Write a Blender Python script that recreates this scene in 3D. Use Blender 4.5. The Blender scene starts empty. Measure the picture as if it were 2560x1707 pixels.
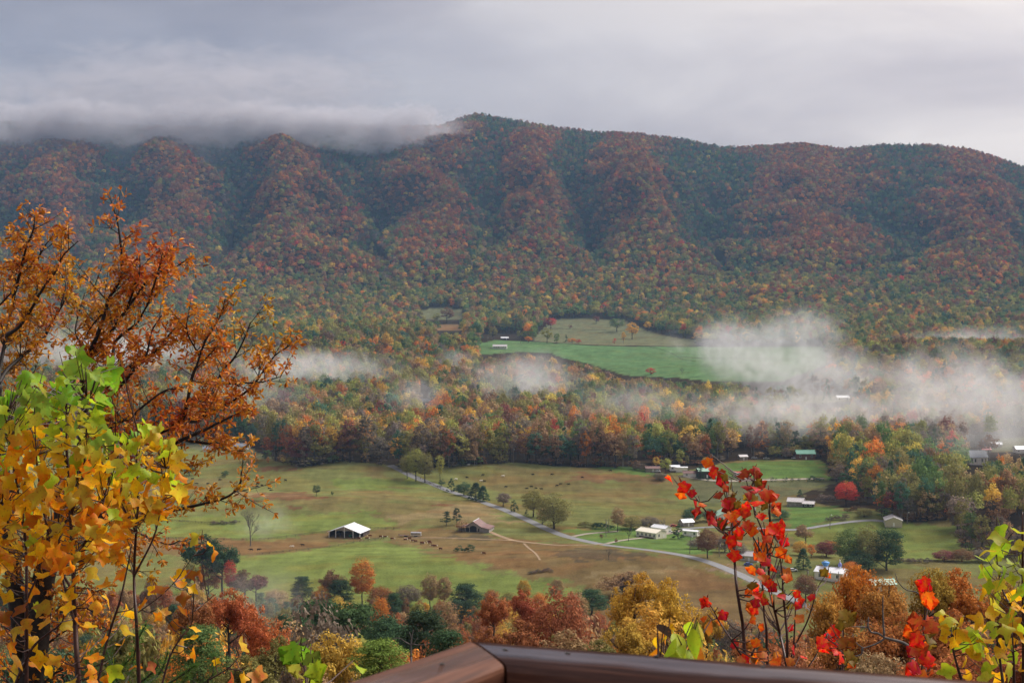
import bpy, bmesh, math, random
import numpy as np
from mathutils import Vector, Matrix, Quaternion

random.seed(7); RNG = np.random.default_rng(7)
SC = bpy.context.scene
COL = SC.collection

# ------------------------------------------------------------------ camera
FPX, CX, CY, HZ = 3940.0, 1280.0, 853.5, 680.0      # focal length etc. in photograph pixels (2560 wide)
PITCH = math.atan((CY - HZ) / FPX)
CAMZ = 152.0
cam_d = bpy.data.cameras.new('camera'); cam = bpy.data.objects.new('camera', cam_d); COL.objects.link(cam)
cam.location = (0, 0, CAMZ); cam.rotation_euler = (math.pi/2 - PITCH, 0, 0)
cam_d.sensor_width = 36.0; cam_d.lens = FPX/2560*36.0
cam_d.clip_start = 0.1; cam_d.clip_end = 60000
cam_d.dof.use_dof = True; cam_d.dof.focus_distance = 14.0
cam_d.dof.aperture_fstop = (cam_d.lens/1000)/0.0046
SC.camera = cam

# ------------------------------------------------------------------ sky, sun, exposure
SUN_EL, SUN_AZ = math.radians(45), math.radians(55)   # azimuth to the right of straight ahead
W = bpy.data.worlds.new('World'); SC.world = W; W.use_nodes = True
nt = W.node_tree; nt.nodes.clear()
def N(t, typ, **kw):
    n = t.nodes.new(typ)
    for k, v in kw.items():
        if k.startswith('i_'):
            key = k[2:]
            n.inputs[int(key) if key.isdigit() else key.replace('_', ' ')].default_value = v
        else: setattr(n, k, v)
    return n
def ramp(t, stops, interp='LINEAR'):
    n = t.nodes.new('ShaderNodeValToRGB'); e = n.color_ramp.elements; n.color_ramp.interpolation = interp
    while len(e) < len(stops): e.new(0.5)
    for el, (p, c) in zip(e, stops): el.position = p; el.color = (c[0], c[1], c[2], 1)
    return n
sky = N(nt, 'ShaderNodeTexSky', sky_type='NISHITA', sun_disc=False, sun_elevation=SUN_EL, sun_rotation=SUN_AZ)
bgS = N(nt, 'ShaderNodeBackground', i_Strength=0.05); nt.links.new(sky.outputs[0], bgS.inputs[0])
tc = N(nt, 'ShaderNodeTexCoord')
mp = N(nt, 'ShaderNodeMapping'); mp.inputs['Scale'].default_value = (2.6, 2.6, 8.0)
nt.links.new(tc.outputs['Generated'], mp.inputs['Vector'])
ns = N(nt, 'ShaderNodeTexNoise', i_Scale=1.7, i_Detail=6.0, i_Roughness=0.52, i_Distortion=0.35)
nt.links.new(mp.outputs[0], ns.inputs['Vector'])
rp = ramp(nt, [(0.34, (0.064, 0.0575, 0.0635)), (0.50, (0.091, 0.083, 0.0875)), (0.66, (0.121, 0.113, 0.114))])
nt.links.new(ns.outputs['Fac'], rp.inputs[0])
# wide soft brightening of the cloud deck round the hidden sun
sd = Vector((math.sin(SUN_AZ)*math.cos(SUN_EL), math.cos(SUN_AZ)*math.cos(SUN_EL), math.sin(SUN_EL)))
dt = N(nt, 'ShaderNodeVectorMath', operation='DOT_PRODUCT'); dt.inputs[1].default_value = sd
nrm = N(nt, 'ShaderNodeVectorMath', operation='NORMALIZE')
nt.links.new(tc.outputs['Generated'], nrm.inputs[0]); nt.links.new(nrm.outputs[0], dt.inputs[0])
gl = N(nt, 'ShaderNodeMapRange', interpolation_type='SMOOTHSTEP'); gl.inputs[1].default_value = 0.3; gl.inputs[2].default_value = 0.95
nt.links.new(dt.outputs['Value'], gl.inputs[0])
glr = ramp(nt, [(0.0, (.92, .92, .96)), (1.0, (2.95, 2.70, 2.30))]); nt.links.new(gl.outputs[0], glr.inputs[0])
mul = N(nt, 'ShaderNodeMix', data_type='RGBA', blend_type='MULTIPLY'); mul.inputs[0].default_value = 1
nt.links.new(rp.outputs[0], mul.inputs[6]); nt.links.new(glr.outputs[0], mul.inputs[7])
bgC = N(nt, 'ShaderNodeBackground', i_Strength=1.0); nt.links.new(mul.outputs[2], bgC.inputs[0])
ms = N(nt, 'ShaderNodeMixShader', i_0=0.96)
nt.links.new(bgS.outputs[0], ms.inputs[1]); nt.links.new(bgC.outputs[0], ms.inputs[2])
wo = N(nt, 'ShaderNodeOutputWorld'); nt.links.new(ms.outputs[0], wo.inputs[0])
sun_d = bpy.data.lights.new('sun', 'SUN'); sun = bpy.data.objects.new('sun', sun_d); COL.objects.link(sun)
sun_d.energy = 1.5; sun_d.angle = math.radians(35); sun_d.color = (1.0, 0.95, 0.88)
sun.rotation_euler = sd.to_track_quat('Z', 'Y').to_euler(); sun.location = (0, 0, 900)
SC.view_settings.view_transform = 'Standard'; SC.view_settings.look = 'None'
SC.view_settings.exposure = 2.05; SC.view_settings.gamma = 1.0
SC.cycles.use_denoising = True
SC.cycles.max_bounces = 6; SC.cycles.diffuse_bounces = 2; SC.cycles.glossy_bounces = 2
SC.cycles.transmission_bounces = 2; SC.cycles.transparent_max_bounces = 6; SC.cycles.volume_bounces = 4
SC.cycles.volume_max_steps = 96; SC.cycles.use_light_tree = False
SC.cycles.caustics_reflective = False; SC.cycles.caustics_refractive = False

# ------------------------------------------------------------------ terrain height
_T = RNG.random((256, 256))
def vnoise(x, y):
    x = np.asarray(x, float); y = np.asarray(y, float)
    xi = np.floor(x).astype(int); yi = np.floor(y).astype(int)
    fx = x - xi; fy = y - yi; fx = fx*fx*(3-2*fx); fy = fy*fy*(3-2*fy)
    a = _T[xi & 255, yi & 255]; b = _T[(xi+1) & 255, yi & 255]
    c = _T[xi & 255, (yi+1) & 255]; d = _T[(xi+1) & 255, (yi+1) & 255]
    return (a*(1-fx)+b*fx)*(1-fy) + (c*(1-fx)+d*fx)*fy
def fnoise(x, y, o=3):
    s = 0; a = 0.5; n = 0
    for k in range(o):
        s = s + a*vnoise(x*2**k+17.3*k, y*2**k+5.1*k); n += a; a *= 0.5
    return s/n
_R = np.array([-50, 0, 8, 15, 30, 60, 100, 150, 220, 300, 400, 500, 600, 700, 900, 1200, 1450, 2000, 2600, 3000, 9000])
_Z = np.array([150, 149, 146.5, 143, 136, 124, 112, 97, 79, 59, 34, 13, 3, 0, 0, 4, 8, 16, 29, 46, 46.])
_tr = np.arange(-50, 9000, 4.0); _tz = np.interp(_tr, _R, _Z)
_k = np.ones(11)/11; _tz = np.convolve(np.pad(_tz, 5, mode='edge'), _k, 'valid')
RID_U = [-3000, -600, -200, 0, 300, 520, 600, 680, 900, 1100, 1150, 1190, 1250, 1400, 1500, 1600, 1700, 1800, 1930, 2000, 2100, 2210, 2330, 2420, 2560, 2800, 5600]
RID_Y = [330, 330, 312, 318, 326, 335, 318, 326, 330, 328, 308, 296, 306, 334, 346, 350, 362, 380, 376, 371, 386, 376, 377, 388, 432, 470, 470]
GUL_T = [-700, -320, -60, 330, 585, 800, 1250, 1435, 1705, 2275, 2560, 3000, 3500]     # gully azimuth at the top of the slope
GUL_B = [-700, -350, 60, 220, 525, 965, 1195, 1500, 1840, 2262, 2620, 3000, 3500]     # and near its foot
BUMPS = [(880, 1170, 9, 150, 70), (1360, 1140, 5, 220, 60), (2330, 945, 8, 110, 60), (930, 985, 4, 120, 50),
         (1740, 800, 6, 110, 60), (1950, 1200, 7, 150, 60), (900, 2350, 30, 420, 260), (2330, 2000, 22, 420, 200), (1000, 800, 3, 180, 40), (560, 1010, 5, 150, 60)]
def H(x, y):
    x = np.asarray(x, float); y = np.asarray(y, float)
    z = np.interp(y, _tr, _tz)
    u = CX + FPX*x/np.maximum(y, 150)
    w = np.clip((y-650)/150, 0, 1)*np.clip((3300-y)/500, 0, 1)
    z = z + w*(fnoise(x/170, y/110, 2)-0.5)*7
    for (bu, br, bh, bx, by) in BUMPS:
        bxw = (bu-CX)/FPX*br
        z = z + bh*np.exp(-((x-bxw)/bx)**2 - ((y-br)/by)**2)
    t = (y-2950)/2450
    m = t > 0
    tt = np.clip(t, 0, 1)
    zr = CAMZ + (HZ-np.interp(u, RID_U, RID_Y))/FPX*5400
    g = 0.55*tt**1.25 + 0.45*tt*tt*(3-2*tt)
    gt = np.interp(u, GUL_T, np.arange(len(GUL_T))); gb = np.interp(u, GUL_B, np.arange(len(GUL_B)))
    wob = (fnoise(x/340+9, y/340, 3)-0.5)*0.62
    k = gb + (gt-gb)*np.clip((tt-0.25)/0.65, 0, 1) + wob
    s = .68*np.abs(np.sin(np.pi*k))**0.8 + .32*(1-np.abs(2*(k-np.floor(k))-1))
    ki = np.floor(k).astype(int); pw = np.array([.8, 1.0, .7, 1.05, 1.15, .8, .95, 1.1, .55, .75, 1.0, .9, 1.])[np.clip(ki, 0, 12)]
    st = np.array([.30, .34, .26, .36, .22, .38, .30, .24, .34, .28, .30, .3, .3])[np.clip(ki, 0, 12)]
    pw = pw*np.abs(np.sin(np.pi*k))**.3
    rib = np.abs(fnoise(x/150+3, y/330+7, 3)-.5)*2.4
    amp = 160*np.clip((tt-st)/.22, 0, 1)*np.clip((.94-tt)/0.40, 0, 1)
    s = s*pw - .60*rib*np.clip((tt-.12)/.2, 0, 1) + .18
    zm = z + (zr-z)*g + amp*(s-0.62) + (fnoise(x/260, y/260, 4)-0.5)*46*np.clip(tt*4, 0, 1)*np.clip((1.05-tt)*5, 0.15, 1)
    zm = zm - np.clip(t-1, 0, 1)*1400
    return np.where(m, zm, z)
def spur(x, y):
    u = CX + FPX*x/np.maximum(y, 150); tt = np.clip((y-2950)/2450, 0, 1)
    gt = np.interp(u, GUL_T, np.arange(len(GUL_T))); gb = np.interp(u, GUL_B, np.arange(len(GUL_B)))
    wob = (fnoise(x/340+9, y/340, 3)-0.5)*0.62
    k = gb + (gt-gb)*np.clip((tt-0.25)/0.65, 0, 1) + wob
    return np.abs(np.sin(np.pi*k))
def ray(px, py):
    cp, sp = math.cos(PITCH), math.sin(PITCH)
    a = (px-CX)/FPX; b = (CY-py)/FPX
    return np.array([a, cp + b*sp, -sp + b*cp])
_steps = np.concatenate([np.linspace(300, 1600, 2600), np.linspace(1601, 5600, 4000)])
def ground(px, py):
    d = ray(px, py); d = d/d[1]
    X = d[0]*_steps; Zr = CAMZ + d[2]*_steps
    below = Zr < H(X, _steps)
    i = int(np.argmax(below)) if below.any() else len(_steps)-1
    y = _steps[i]; return Vector((d[0]*y, y, float(H(d[0]*y, y))))
def at(px, py, y):
    d = ray(px, py); d = d/d[1]
    return Vector((d[0]*y, y, CAMZ + d[2]*y))
def proj(x, y, z):
    cp, sp = math.cos(PITCH), math.sin(PITCH)
    dz = z - CAMZ; f = y*cp - dz*sp; up = y*sp + dz*cp
    return CX + FPX*x/f, CY - FPX*up/f
def mpp(y): return y/FPX                                  # metres per photograph pixel at distance y
def inpoly(px, py, poly):
    px = np.asarray(px, float); py = np.asarray(py, float)
    c = np.zeros(px.shape, bool); n = len(poly); j = n-1
    for i in range(n):
        xi, yi = poly[i]; xj, yj = poly[j]
        if yi != yj:
            c ^= ((yi > py) != (yj > py)) & (px < (xj-xi)*(py-yi)/(yj-yi) + xi)
        j = i
    return c
def world_poly(pts): return [tuple(ground(*p)[:2]) for p in pts]

# ------------------------------------------------------------------ object helpers
def tag(o, label=None, cat=None, group=None, kind=None):
    if label: o['label'] = label
    if cat: o['category'] = cat
    if group: o['group'] = group
    if kind: o['kind'] = kind
    return o
def link(name, data, parent=None):
    o = bpy.data.objects.new(name, data); COL.objects.link(o)
    if parent is not None: o.parent = parent
    return o
def thing(name, loc, label, cat, group=None, rz=0.0):
    o = link(name, None); o.location = loc; o.rotation_euler = (0, 0, rz); o.empty_display_size = 0.5
    return tag(o, label, cat, group)
def np_mesh(name, V, Fc, mat=None, smooth=False):
    V = np.ascontiguousarray(V, dtype=np.float32); Fc = np.ascontiguousarray(Fc, dtype=np.int32)
    me = bpy.data.meshes.new(name); k = Fc.shape[1]
    me.vertices.add(len(V)); me.vertices.foreach_set('co', V.ravel())
    me.loops.add(Fc.size); me.loops.foreach_set('vertex_index', Fc.ravel())
    me.polygons.add(len(Fc)); me.polygons.foreach_set('loop_start', np.arange(0, Fc.size, k, dtype=np.int32))
    if smooth: me.polygons.foreach_set('use_smooth', np.ones(len(Fc), bool))
    me.update(calc_edges=True)
    for m in (mat if isinstance(mat, (list, tuple)) else [mat]):
        if m: me.materials.append(m)
    return me
class MB:
    """collects quads / tris of one mesh"""
    def __init__(s): s.v = []; s.f = []
    def box(s, x0, x1, y0, y1, z0, z1):
        b = len(s.v)
        s.v += [(x0,y0,z0),(x1,y0,z0),(x1,y1,z0),(x0,y1,z0),(x0,y0,z1),(x1,y0,z1),(x1,y1,z1),(x0,y1,z1)]
        s.f += [tuple(b+i for i in q) for q in ((3,2,1,0),(4,5,6,7),(0,1,5,4),(1,2,6,5),(2,3,7,6),(3,0,4,7))]
        return s
    def poly(s, pts):
        b = len(s.v); s.v += [tuple(p) for p in pts]; s.f.append(tuple(range(b, b+len(pts)))); return s
    def prism(s, prof, y0, y1, axis='y'):
        """profile in (x, z) extruded along y"""
        b = len(s.v); n = len(prof)
        s.v += [(p[0], y0, p[1]) for p in prof] + [(p[0], y1, p[1]) for p in prof]
        s.f.append(tuple(range(b, b+n))); s.f.append(tuple(range(b+2*n-1, b+n-1, -1)))
        for i in range(n):
            j = (i+1) % n; s.f.append((b+i, b+n+i, b+n+j, b+j))
        return s
    def tube(s, pts, rad, k=6, cap=True):
        pts = [Vector(p) for p in pts]; n = len(pts)
        up = Vector((0.31, 0.12, 0.94)); b0 = len(s.v)
        for i, p in enumerate(pts):
            d = (pts[min(i+1, n-1)] - pts[max(i-1, 0)])
            d = d.normalized() if d.length > 1e-9 else Vector((0, 0, 1))
            a = d.cross(up)
            if a.length < 1e-3: a = d.cross(Vector((1, 0, 0)))
            a.normalize(); c = d.cross(a)
            r = rad[i] if hasattr(rad, '__len__') else rad
            for j in range(k):
                an = 2*math.pi*j/k; q = p + a*(r*math.cos(an)) + c*(r*math.sin(an)); s.v.append((q.x, q.y, q.z))
        for i in range(n-1):
            for j in range(k):
                j2 = (j+1) % k; s.f.append((b0+i*k+j, b0+i*k+j2, b0+(i+1)*k+j2, b0+(i+1)*k+j))
        if cap:
            s.f.append(tuple(b0+j for j in range(k-1, -1, -1))); s.f.append(tuple(b0+(n-1)*k+j for j in range(k)))
        return s
    def mesh(s, name, mat=None, smooth=False):
        me = bpy.data.meshes.new(name); me.from_pydata(s.v, [], s.f); me.update()
        if mat: me.materials.append(mat)
        if smooth: me.polygons.foreach_set('use_smooth', np.ones(len(me.polygons), bool))
        return me
    def obj(s, name, mat=None, parent=None, smooth=False):
        return link(name, s.mesh(name, mat, smooth), parent)

# ------------------------------------------------------------------ materials
def new_mat(name):
    m = bpy.data.materials.new(name); m.use_nodes = True; m.node_tree.nodes.clear(); return m, m.node_tree
def simple(name, col, rough=0.7, metal=0.0, var=0.18, scale=2.0, bump=0.0, spec=0.3):
    m, t = new_mat(name); L = t.links
    tcn = N(t, 'ShaderNodeTexCoord'); nz = N(t, 'ShaderNodeTexNoise', i_Scale=scale, i_Detail=4.0); L.new(tcn.outputs['Object'], nz.inputs['Vector'])
    c0 = tuple(c*(1-var) for c in col); c1 = tuple(min(1, c*(1+var)) for c in col)
    r = ramp(t, [(0.3, c0), (0.7, c1)]); L.new(nz.outputs['Fac'], r.inputs[0])
    p = N(t, 'ShaderNodeBsdfPrincipled', i_Roughness=rough, i_Metallic=metal); p.inputs['Specular IOR Level'].default_value = spec
    L.new(r.outputs[0], p.inputs['Base Color'])
    if bump:
        b = N(t, 'ShaderNodeBump', i_Strength=bump); L.new(nz.outputs['Fac'], b.inputs['Height']); L.new(b.outputs[0], p.inputs['Normal'])
    o = N(t, 'ShaderNodeOutputMaterial'); L.new(p.outputs[0], o.inputs[0]); return m
def leafy(name, source, transl=0.3, var=0.35, gloss=0.0, blotch=None, nscale=0.6):
    """foliage: colour from the object (obj.color) or from the scatter point's tint, varied leaf by leaf"""
    m, t = new_mat(name); L = t.links
    if source == 'obj':
        oi = N(t, 'ShaderNodeObjectInfo'); src = oi.outputs['Color']
    else:
        oi = N(t, 'ShaderNodeAttribute', attribute_type='INSTANCER', attribute_name='tint'); src = oi.outputs['Color']
    gm = N(t, 'ShaderNodeNewGeometry')
    mr = N(t, 'ShaderNodeMapRange'); mr.inputs[3].default_value = 1-var; mr.inputs[4].default_value = 1+var
    L.new(gm.outputs['Random Per Island'], mr.inputs[0])
    mx = N(t, 'ShaderNodeMix', data_type='RGBA', blend_type='MULTIPLY'); mx.inputs[0].default_value = 1
    L.new(src, mx.inputs[6]); L.new(mr.outputs[0], mx.inputs[7])
    # a slow hue drift through the crown
    tcn = N(t, 'ShaderNodeTexCoord'); nz = N(t, 'ShaderNodeTexNoise', i_Scale=nscale, i_Detail=2.0); L.new(tcn.outputs['Object'], nz.inputs['Vector'])
    hr = N(t, 'ShaderNodeMapRange'); hr.inputs[1].default_value = 0.3; hr.inputs[2].default_value = 0.7; hr.inputs[3].default_value = 0.475; hr.inputs[4].default_value = 0.525
    L.new(nz.outputs['Fac'], hr.inputs[0])
    hs = N(t, 'ShaderNodeHueSaturation'); L.new(hr.outputs[0], hs.inputs['Hue']); L.new(mx.outputs[2], hs.inputs['Color'])
    col = hs.outputs[0]
    if blotch:
        n2 = N(t, 'ShaderNodeTexNoise', i_Scale=blotch[0], i_Detail=3.0); L.new(tcn.outputs['Object'], n2.inputs['Vector'])
        r2 = ramp(t, [(0.60, (0, 0, 0)), (0.70, (1, 1, 1))]); L.new(n2.outputs['Fac'], r2.inputs[0])
        m2 = N(t, 'ShaderNodeMix', data_type='RGBA'); L.new(r2.outputs[0], m2.inputs[0]); L.new(col, m2.inputs[6]); m2.inputs[7].default_value = (*blotch[1], 1)
        sc_ = N(t, 'ShaderNodeMath', operation='MULTIPLY', i_1=0.65); L.new(r2.outputs[0], sc_.inputs[0]); L.new(sc_.outputs[0], m2.inputs[0])
        col = m2.outputs[2]
    if gloss:
        p = N(t, 'ShaderNodeBsdfPrincipled', i_Roughness=0.5); p.inputs['Specular IOR Level'].default_value = gloss
    else:
        p = N(t, 'ShaderNodeBsdfDiffuse')
    L.new(col, p.inputs[0])
    tr = N(t, 'ShaderNodeBsdfTranslucent'); L.new(col, tr.inputs[0])
    mxs = N(t, 'ShaderNodeMixShader', i_0=transl); L.new(p.outputs[0], mxs.inputs[1]); L.new(tr.outputs[0], mxs.inputs[2])
    o = N(t, 'ShaderNodeOutputMaterial'); L.new(mxs.outputs[0], o.inputs[0]); return m
M = {}
M['leaf'] = leafy('foliage', 'obj', 0.25, 0.40)
M['leaf_big'] = leafy('foliage_large', 'obj', 0.50, 0.12, gloss=0.16, blotch=(7.0, (0.16, 0.05, 0.012)), nscale=2.0)
M['leaf_far'] = leafy('foliage_far', 'inst', 0.25, 0.34)
M['bark'] = simple('bark', (0.060, 0.047, 0.040), 0.9, var=0.45, scale=6, bump=0.4)
M['bark_pale'] = simple('bark_pale', (0.26, 0.235, 0.21), 0.9, var=0.35, scale=4, bump=0.3)
M['bark_grey'] = simple('bark_grey', (0.14, 0.125, 0.115), 0.9, var=0.35, scale=4, bump=0.3)
M['bark_dark'] = simple('bark_wet', (0.022, 0.017, 0.014), 0.65, var=0.6, scale=14, bump=0.5)
M['stem_red'] = simple('stem_red', (0.050, 0.020, 0.014), 0.45, var=0.5, scale=30, bump=0.2)

# ------------------------------------------------------------------ the ground
VALLEY = [(-400,1085),(430,1095),(560,1108),(640,1128),(690,1150),(760,1168),(860,1152),(960,1160),(1010,1178),(1100,1166),(1300,1157),(1420,1166),
          (1560,1172),(1640,1190),(1760,1168),(1850,1150),(2050,1150),(2085,1192),(2060,1215),(1990,1240),(2060,1262),(2180,1272),(2215,1295),(2290,1306),(2375,1300),
          (2400,1370),(2480,1385),(2700,1400),(2900,1400),(2900,1600),(-400,1600)]
# (colour, soft edge in metres, outline in photograph pixels)
OLIVE, GREEN, LAWN, BROWN, TAN, MEADOW = (.138,.146,.050), (.140,.180,.046), (.090,.165,.042), (.155,.100,.046), (.205,.155,.076), (.085,.150,.060)
DULL, DIRT, RUST, FLOOR, DARK_GROUND = (.115,.120,.062), (.21,.165,.12), (.150,.080,.042), (.052,.040,.026), (.085,.070,.042)
FIELDS = [
 (GREEN, 5, [(520,1392),(640,1390),(760,1378),(880,1356),(960,1349),(1020,1366),(1100,1392),(1250,1430),(1420,1458),(1480,1478),(1480,1600),(300,1600)]),
 (GREEN, 4, [(200,1290),(680,1290),(800,1287),(925,1276),(1005,1318),(940,1322),(810,1326),(660,1347),(200,1347)]),
 (GREEN, 9, [(850,1195),(960,1188),(1080,1210),(1110,1228),(1000,1222),(870,1222)]),
 (BROWN, 7, [(200,1351),(650,1351),(860,1326),(1000,1320),(1110,1322),(1300,1352),(1500,1364),(1640,1384),(1800,1432),(1960,1500),(2000,1600),(1500,1600),(1440,1468),(1250,1424),(1100,1386),(1030,1362),(960,1344),(880,1350),(760,1372),(640,1384),(200,1388)]),
 (TAN, 8, [(1110,1258),(1200,1262),(1310,1312),(1240,1310),(1100,1298),(1000,1310),(980,1296)]),
 (TAN, 6, [(560,1228),(700,1232),(800,1237),(700,1243),(600,1243)]),
 (RUST, 7, [(660,1231),(760,1229),(800,1243),(720,1252),(640,1246)]),
 (RUST, 5, [(700,1268),(745,1266),(750,1278),(705,1276)]), (RUST, 6, [(1090,1255),(1150,1257),(1140,1266),(1088,1264)]),
 (RUST, 5, [(620,1170),(745,1166),(752,1172),(625,1178)]),
 (RUST, 8, [(1430,1196),(1520,1186),(1580,1194),(1500,1206),(1440,1206)]), (BROWN, 9, [(1420,1185),(1560,1182),(1680,1196),(1700,1210),(1540,1200)]),
 (DARK_GROUND, 6, [(1120,1340),(1200,1334),(1270,1346),(1180,1348),(1120,1347)]), (DARK_GROUND, 6, [(1380,1384),(1440,1372),(1540,1372),(1600,1388),(1530,1408),(1440,1400)]),  # darker brown patches of pasture ground
 (TAN, 9, [(1500,1440),(1640,1412),(1740,1420),(1640,1436),(1500,1450)]),
 (RUST, 4, [(1560,1394),(1580,1392),(1582,1398),(1562,1400)]),
 (LAWN, 4, [(1412,1326),(1560,1316),(1720,1330),(1770,1352),(1800,1385),(1700,1384),(1560,1364),(1460,1350)]),
 (LAWN, 5, [(1960,1265),(2080,1264),(2120,1290),(2060,1308),(1960,1325)]), (GREEN, 5, [(1960,1328),(2100,1306),(2215,1306),(2330,1308),(2385,1316),(2420,1375),(2330,1400),(2200,1396),(2080,1378)]),
 (LAWN, 5, [(1790,1164),(1870,1152),(2045,1152),(2080,1196),(1900,1198),(1790,1196)]),
 (LAWN, 4, [(1480,1168),(1570,1166),(1680,1192),(1620,1190),(1540,1180)]),
 (DULL, 6, [(1700,1196),(2080,1199),(2040,1230),(1960,1250),(1760,1260)]),
 (DIRT, 3, [(1760,1418),(1850,1412),(1950,1460),(1900,1462)]),
]
CLEARINGS = [                                                     # open ground seen through the woods
 (MEADOW, [(1190,872),(1200,858),(1240,850),(1385,858),(1500,864),(1640,866),(1760,866),(2060,868),(2080,910),(1960,952),(1760,952),(1700,945),(1560,938),(1490,915),(1380,884),(1300,880),(1195,888)]),
 (DULL, [(1375,800),(1430,795),(1560,800),(1660,838),(1740,850),(1740,866),(1560,864),(1385,856),(1330,845)]),
 (DULL, [(1050,778),(1080,769),(1150,772),(1165,788),(1150,800),(1062,800)]), (BROWN, [(1078,812),(1160,812),(1166,828),(1092,826)]),
 (DULL, [(1880,990),(2060,985),(2140,1000),(2060,1008),(1900,1005)]),
 (DULL, [(2470,1108),(2500,1095),(2600,1092),(2600,1128),(2480,1130)]),
 (DULL, [(430,1108),(440,1085),(560,1100),(640,1124),(690,1150),(560,1140)]),
 (LAWN, [(2270,1196),(2350,1198),(2440,1195),(2440,1203),(2280,1204)]),
]
KF = 1.32
WV = world_poly(VALLEY); WF = [(tuple(KF*v for v in c), s, world_poly(p)) for c, s, p in FIELDS]; WC = [(tuple(1.5*v for v in c), world_poly(p)) for c, p in CLEARINGS]
us = np.concatenate([np.arange(-3000, -900, 150), np.arange(-900, -120, 40), np.arange(-120, 2680, 6.0), np.arange(2680, 3460, 40), np.arange(3460, 5600, 150)])
ys = np.concatenate([np.geomspace(1.0, 620, 60, endpoint=False), np.arange(620, 1520, 3.2), np.geomspace(1520, 3000, 90, endpoint=False), np.linspace(3000, 5700, 120), [6400, 7600]])
UU, YY = np.meshgrid(us, ys); XX = (UU-CX)/FPX*YY; ZZ = H(XX, YY)
def ground_colour(x, y):
    n1 = fnoise(x/9, y/9, 3); n2 = fnoise(x/45+3, y/45, 3); n3 = fnoise(x/3+3, y/16+8, 2)
    jx = x + (fnoise(x/14, y/14+50, 2)-.5)*6; jy = y + (fnoise(x/14+70, y/14, 2)-.5)*6
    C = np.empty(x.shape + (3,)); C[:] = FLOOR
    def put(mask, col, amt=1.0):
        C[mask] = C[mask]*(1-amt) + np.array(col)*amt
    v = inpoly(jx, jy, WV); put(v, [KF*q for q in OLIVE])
    mixb = np.clip((n2-0.50)*5, 0, 0.5)*v
    C[:] = C*(1-mixb[..., None]) + np.array(BROWN)*KF*mixb[..., None]
    for c, s, p in WF:
        ang = fnoise(x/(s*2.2)+11, y/(s*2.2)+4, 2)*12.6
        put(inpoly(x+np.cos(ang)*s*0.9, y+np.sin(ang)*s*0.9, p), c, 0.82)
    for c, p in WC: put(inpoly(jx, jy, p), c)
    C *= (0.62 + 0.48*n1 + 0.30*n3)[..., None]
    dry = np.clip((fnoise(x/26+40, y/12+9, 3)-0.52)*4.5, 0, 0.55)[..., None]
    C[:] = C*(1-dry) + (C*np.array([1.12, .86, .80]))*dry
    return np.clip(C, 0.004, 1)
GC = ground_colour(XX, YY)
def sheet(name, rows, mat):
    nr, nc = len(rows), len(us)
    V = np.stack([XX[rows], YY[rows], ZZ[rows]], -1).reshape(-1, 3)
    i = np.arange(nr-1)[:, None]*nc + np.arange(nc-1)[None, :]
    Fq = np.stack([i, i+1, i+1+nc, i+nc], -1).reshape(-1, 4)
    me = np_mesh(name, V, Fq, mat, smooth=True)
    ca = me.color_attributes.new('tone', 'FLOAT_COLOR', 'POINT')
    ca.data.foreach_set('color', np.concatenate([GC[rows].reshape(-1, 3), np.ones((nr*nc, 1))], 1).astype(np.float32).ravel())
    return tag(link(name, me), kind='structure')
def ground_mat():
    m, t = new_mat('pasture'); L = t.links
    a = N(t, 'ShaderNodeVertexColor', layer_name='tone')
    tcn = N(t, 'ShaderNodeTexCoord')
    n1 = N(t, 'ShaderNodeTexNoise', i_Scale=1.3, i_Detail=5.0, i_Roughness=0.7); L.new(tcn.outputs['Object'], n1.inputs['Vector'])
    mp_ = N(t, 'ShaderNodeMapping'); mp_.inputs['Scale'].default_value = (0.06, 0.12, 0.1); mp_.inputs['Rotation'].default_value = (0, 0, 0.2)
    L.new(tcn.outputs['Object'], mp_.inputs[0])
    n2 = N(t, 'ShaderNodeTexNoise', i_Scale=1.0, i_Detail=4.0); L.new(mp_.outputs[0], n2.inputs['Vector'])
    r1 = N(t, 'ShaderNodeMapRange'); r1.inputs[1].default_value = .25; r1.inputs[2].default_value = .75; r1.inputs[3].default_value = .62; r1.inputs[4].default_value = 1.35; L.new(n1.outputs['Fac'], r1.inputs[0])
    r2 = N(t, 'ShaderNodeMapRange'); r2.inputs[1].default_value = .3; r2.inputs[2].default_value = .7; r2.inputs[3].default_value = .82; r2.inputs[4].default_value = 1.16; L.new(n2.outputs['Fac'], r2.inputs[0])
    mm = N(t, 'ShaderNodeMath', operation='MULTIPLY'); L.new(r1.outputs[0], mm.inputs[0]); L.new(r2.outputs[0], mm.inputs[1])
    mx = N(t, 'ShaderNodeMix', data_type='RGBA', blend_type='MULTIPLY'); mx.inputs[0].default_value = 1; L.new(a.outputs[0], mx.inputs[6]); L.new(mm.outputs[0], mx.inputs[7])
    b = N(t, 'ShaderNodeBump', i_Strength=0.6, i_Distance=0.4); L.new(n1.outputs['Fac'], b.inputs['Height'])
    d = N(t, 'ShaderNodeBsdfDiffuse', i_Roughness=0.8); L.new(mx.outputs[2], d.inputs[0]); L.new(b.outputs[0], d.inputs['Normal'])
    o = N(t, 'ShaderNodeOutputMaterial'); L.new(d.outputs[0], o.inputs[0]); return m
M['ground'] = ground_mat()
split = int(np.searchsorted(ys, 2950))
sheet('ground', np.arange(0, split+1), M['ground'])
sheet('mountain', np.arange(split, len(ys)), M['ground'])

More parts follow.
